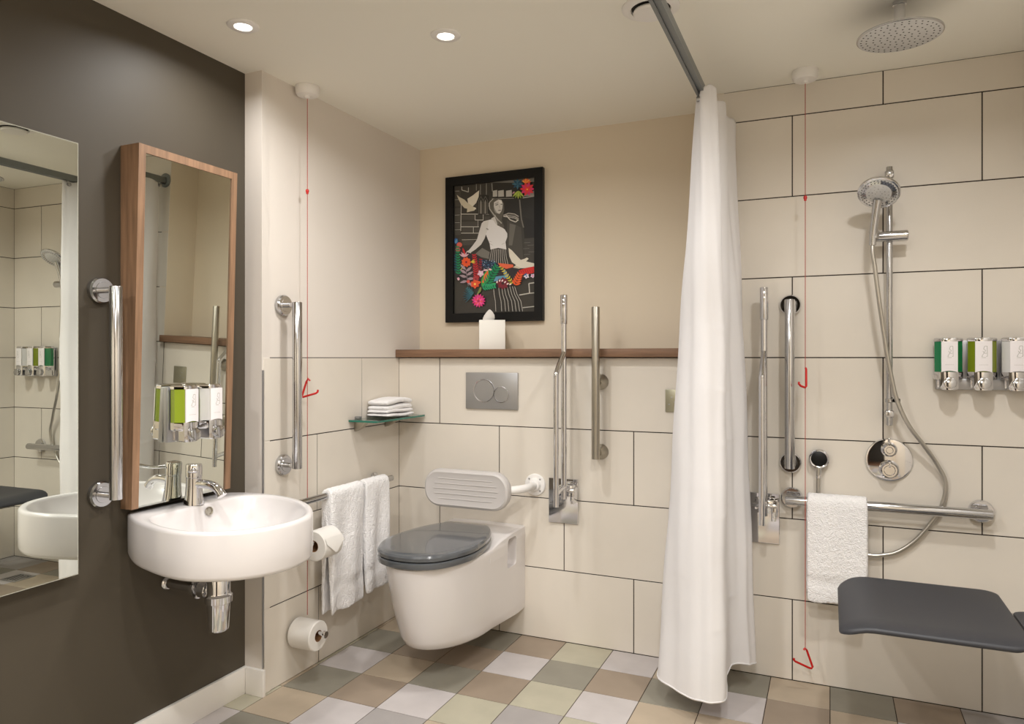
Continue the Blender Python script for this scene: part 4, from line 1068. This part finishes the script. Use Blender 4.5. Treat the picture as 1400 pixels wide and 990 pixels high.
# flower band
rg = random.Random(11)
NV = (24, 44, 72); TE = (22, 96, 110); GRN = (20, 140, 90); RED = (206, 42, 42); ORG = (232, 92, 44); PNK = (228, 60, 140); YEL = (214, 196, 70); LIL = (170, 150, 160); MAR = (120, 28, 46); CYN = (90, 150, 180)
poly([(172, 860), (250, 900), (300, 970), (420, 1010), (520, 1060), (640, 1110), (740, 1130), (860, 1160), (960, 1180), (1118, 1160), (1118, 1250), (1010, 1300), (920, 1360), (780, 1380), (640, 1400), (500, 1390), (380, 1360), (300, 1330), (172, 1260)], (44, 40, 46))
poly([(490, 1060), (700, 1110), (690, 1180), (500, 1150)], NV)
for k in range(46): disc(500+rg.random()*200, 1075+rg.random()*100, 5, 5, rg.choice([CYN, (70, 100, 150), (180, 190, 210)]), 6)
disc(200, 850, 24, 34, (40, 90, 160)); leaf(190, 880, 60, -1.2, 30, CYN); disc(240, 895, 34, 30, (216, 100, 84)); disc(222, 950, 30, 24, (200, 90, 90))
fern(228, 1240, 218, 900, 11, 48, 17, GRN); fern(196, 1200, 190, 1000, 6, 30, 12, TE)
fern(450, 1300, 420, 1000, 11, 54, 18, (190, 40, 48)); fern(480, 1250, 500, 1050, 7, 40, 14, (150, 30, 44))
for k in range(5): leaf(300, 1040, 70, -2.6+k*0.5, 20, (226, 178, 190))
leaf(280, 930, 90, 1.2, 26, RED)
flower(325, 1100, 62, 9, ORG, MAR); disc(325, 1100, 34, 30, (236, 84, 40)); disc(325, 1100, 12, 12, MAR)
for a in (-0.6, -0.2, 0.2): leaf(380, 1100, 60, a, 14, YEL)
leaf(290, 1150, 50, 2.2, 14, YEL)
for q, a in ((0, -2.4), (1, -0.7), (2, -2.6), (3, -0.5), (4, -2.9), (5, -0.1), (6, 2.9), (7, 0.4)): leaf(320+3*q, 1190+q*22, 92, a, 32, LIL)
line(320, 1180, 350, 1380, 5, LIL)
flower(440, 1300, 40, 7, (176, 60, 66), MAR); flower(500, 1235, 44, 5, (230, 190, 210), WH, 0.4)
leaf(380, 1360, 130, -0.2, 60, ORG); flower(430, 1360, 56, 6, (226, 84, 48), (250, 200, 90), 0.5); disc(350, 1330, 20, 20, (226, 90, 80))
poly([(510, 1390), (505, 1310), (540, 1230), (590, 1180), (612, 1250), (590, 1320), (540, 1370)], (70, 160, 70)); poly([(515, 1340), (545, 1250), (585, 1195), (600, 1240), (570, 1310), (530, 1345)], (240, 100, 40)); leaf(560, 1390, 130, -0.35, 36, (60, 170, 90))
fern(560, 1370, 700, 1140, 8, 90, 22, GRN); fern(520, 1395, 680, 1380, 6, 60, 20, (40, 160, 110))
leaf(590, 1180, 46, 0.3, 24, (240, 200, 206)); disc(560, 1195, 30, 10, (240, 200, 206))
poly([(650, 1330), (680, 1270), (760, 1260), (830, 1240), (820, 1280), (740, 1310)], CYN); leaf(770, 1180, 110, 1.2, 40, (70, 130, 170))
fern(870, 1350, 720, 1130, 8, 40, 15, YEL); poly([(700, 1110), (880, 1130), (880, 1160), (800, 1180), (730, 1150)], (226, 104, 70))
flower(760, 1350, 74, 8, MAR, (60, 20, 30)); 
for k in range(6): leaf(690+k*28, 1350-20*math.sin(k), 34, -1.4+k*0.2, 18, (240, 222, 222))
poly([(940, 1200), (1020, 1170), (1118, 1150), (1118, 1225), (1010, 1250), (960, 1240)], (208, 44, 40))
for k in range(6): line(960+k*26, 1190, 975+k*26, 1225, 4, (120, 20, 24))
fern(900, 1370, 960, 1230, 5, 70, 24, ORG); flower(1030, 1265, 34, 5, (226, 214, 226), (60, 120, 170), 0.5); flower(1100, 1262, 28, 5, (226, 200, 220), PNK, 0.2); leaf(1000, 1260, 50, -0.7, 20, (40, 90, 140))
for k in range(9): leaf(400, 1500, 120, 2.4+k*0.28, 12, (40, 92, 108))
fern(410, 1480, 330, 1400, 5, 40, 10, (60, 120, 130)); line(500, 1400, 450, 1500, 12, (110, 130, 70)); line(500, 1400, 470, 1480, 8, (150, 170, 90)); leaf(480, 1470, 80, -1.2, 26, (130, 140, 70))
for k in range(14): leaf(478, 1555, 84, 2*PI*k/14+0.1, 34, PNK if k % 3 else (214, 40, 120))
for k in range(10): leaf(475, 1565, 54, 2*PI*k/10, 24, (244, 90, 160) if k % 2 else (236, 84, 84))
disc(475, 1560, 16, 16, (180, 40, 90)); disc(235, 1300, 14, 18, (240, 200, 210)); leaf(215, 1290, 40, 0.3, 16, (236, 170, 190))
# corner bouquet
for k in range(8): leaf(930, 180, 66, 2*PI*k/8, 26, (30, 74, 100) if k % 2 else (60, 110, 130))
for k in range(10): leaf(1040, 240, 84, 2*PI*k/10, 40, (222, 50, 60) if k % 2 else (214, 46, 110))
for k in range(6): leaf(1030, 170, 60, -2.6+k*0.45, 22, ORG if k % 2 else (240, 160, 60))
for k in range(5): leaf(940, 260, 100, 0.9+k*0.35, 22, (140, 170, 60) if k % 2 else (176, 190, 80))
flower(1040, 245, 36, 6, (236, 60, 50), (250, 190, 70)); leaf(900, 270, 40, 2.4, 18, (190, 140, 150))
for f in art.bm.faces: pass
art.build('print', t, smooth=0)

# ------------------------------------------------------------------ lights
w = bpy.data.worlds.new('room air'); SC.world = w; w.use_nodes = True
w.node_tree.nodes['Background'].inputs['Color'].default_value = (1, 0.97, 0.93, 1)
w.node_tree.nodes['Background'].inputs['Strength'].default_value = 0.0

# ------------------------------------------------------------------ camera
cam = bpy.data.cameras.new('camera'); co = bpy.data.objects.new('camera', cam); COL.objects.link(co)
cam.sensor_width = 36; cam.lens = 988/1400*36; cam.shift_y = -6/1400; cam.clip_start = 0.02
co.location = (0, 0, 1.2); co.rotation_euler = (PI/2, 0, math.atan2(435, 988))
SC.camera = co
for o in list(COL.objects):
    if '_w' in o: del o['_w']
vs = SC.view_settings
vs.view_transform = 'Standard'; vs.look = 'None'; vs.gamma = 1; vs.use_curve_mapping = False
vs.exposure = 0.22
SC.cycles.max_bounces = 10; SC.cycles.diffuse_bounces = 6; SC.cycles.glossy_bounces = 6; SC.cycles.transmission_bounces = 8
SC.cycles.caustics_reflective = False; SC.cycles.caustics_refractive = False
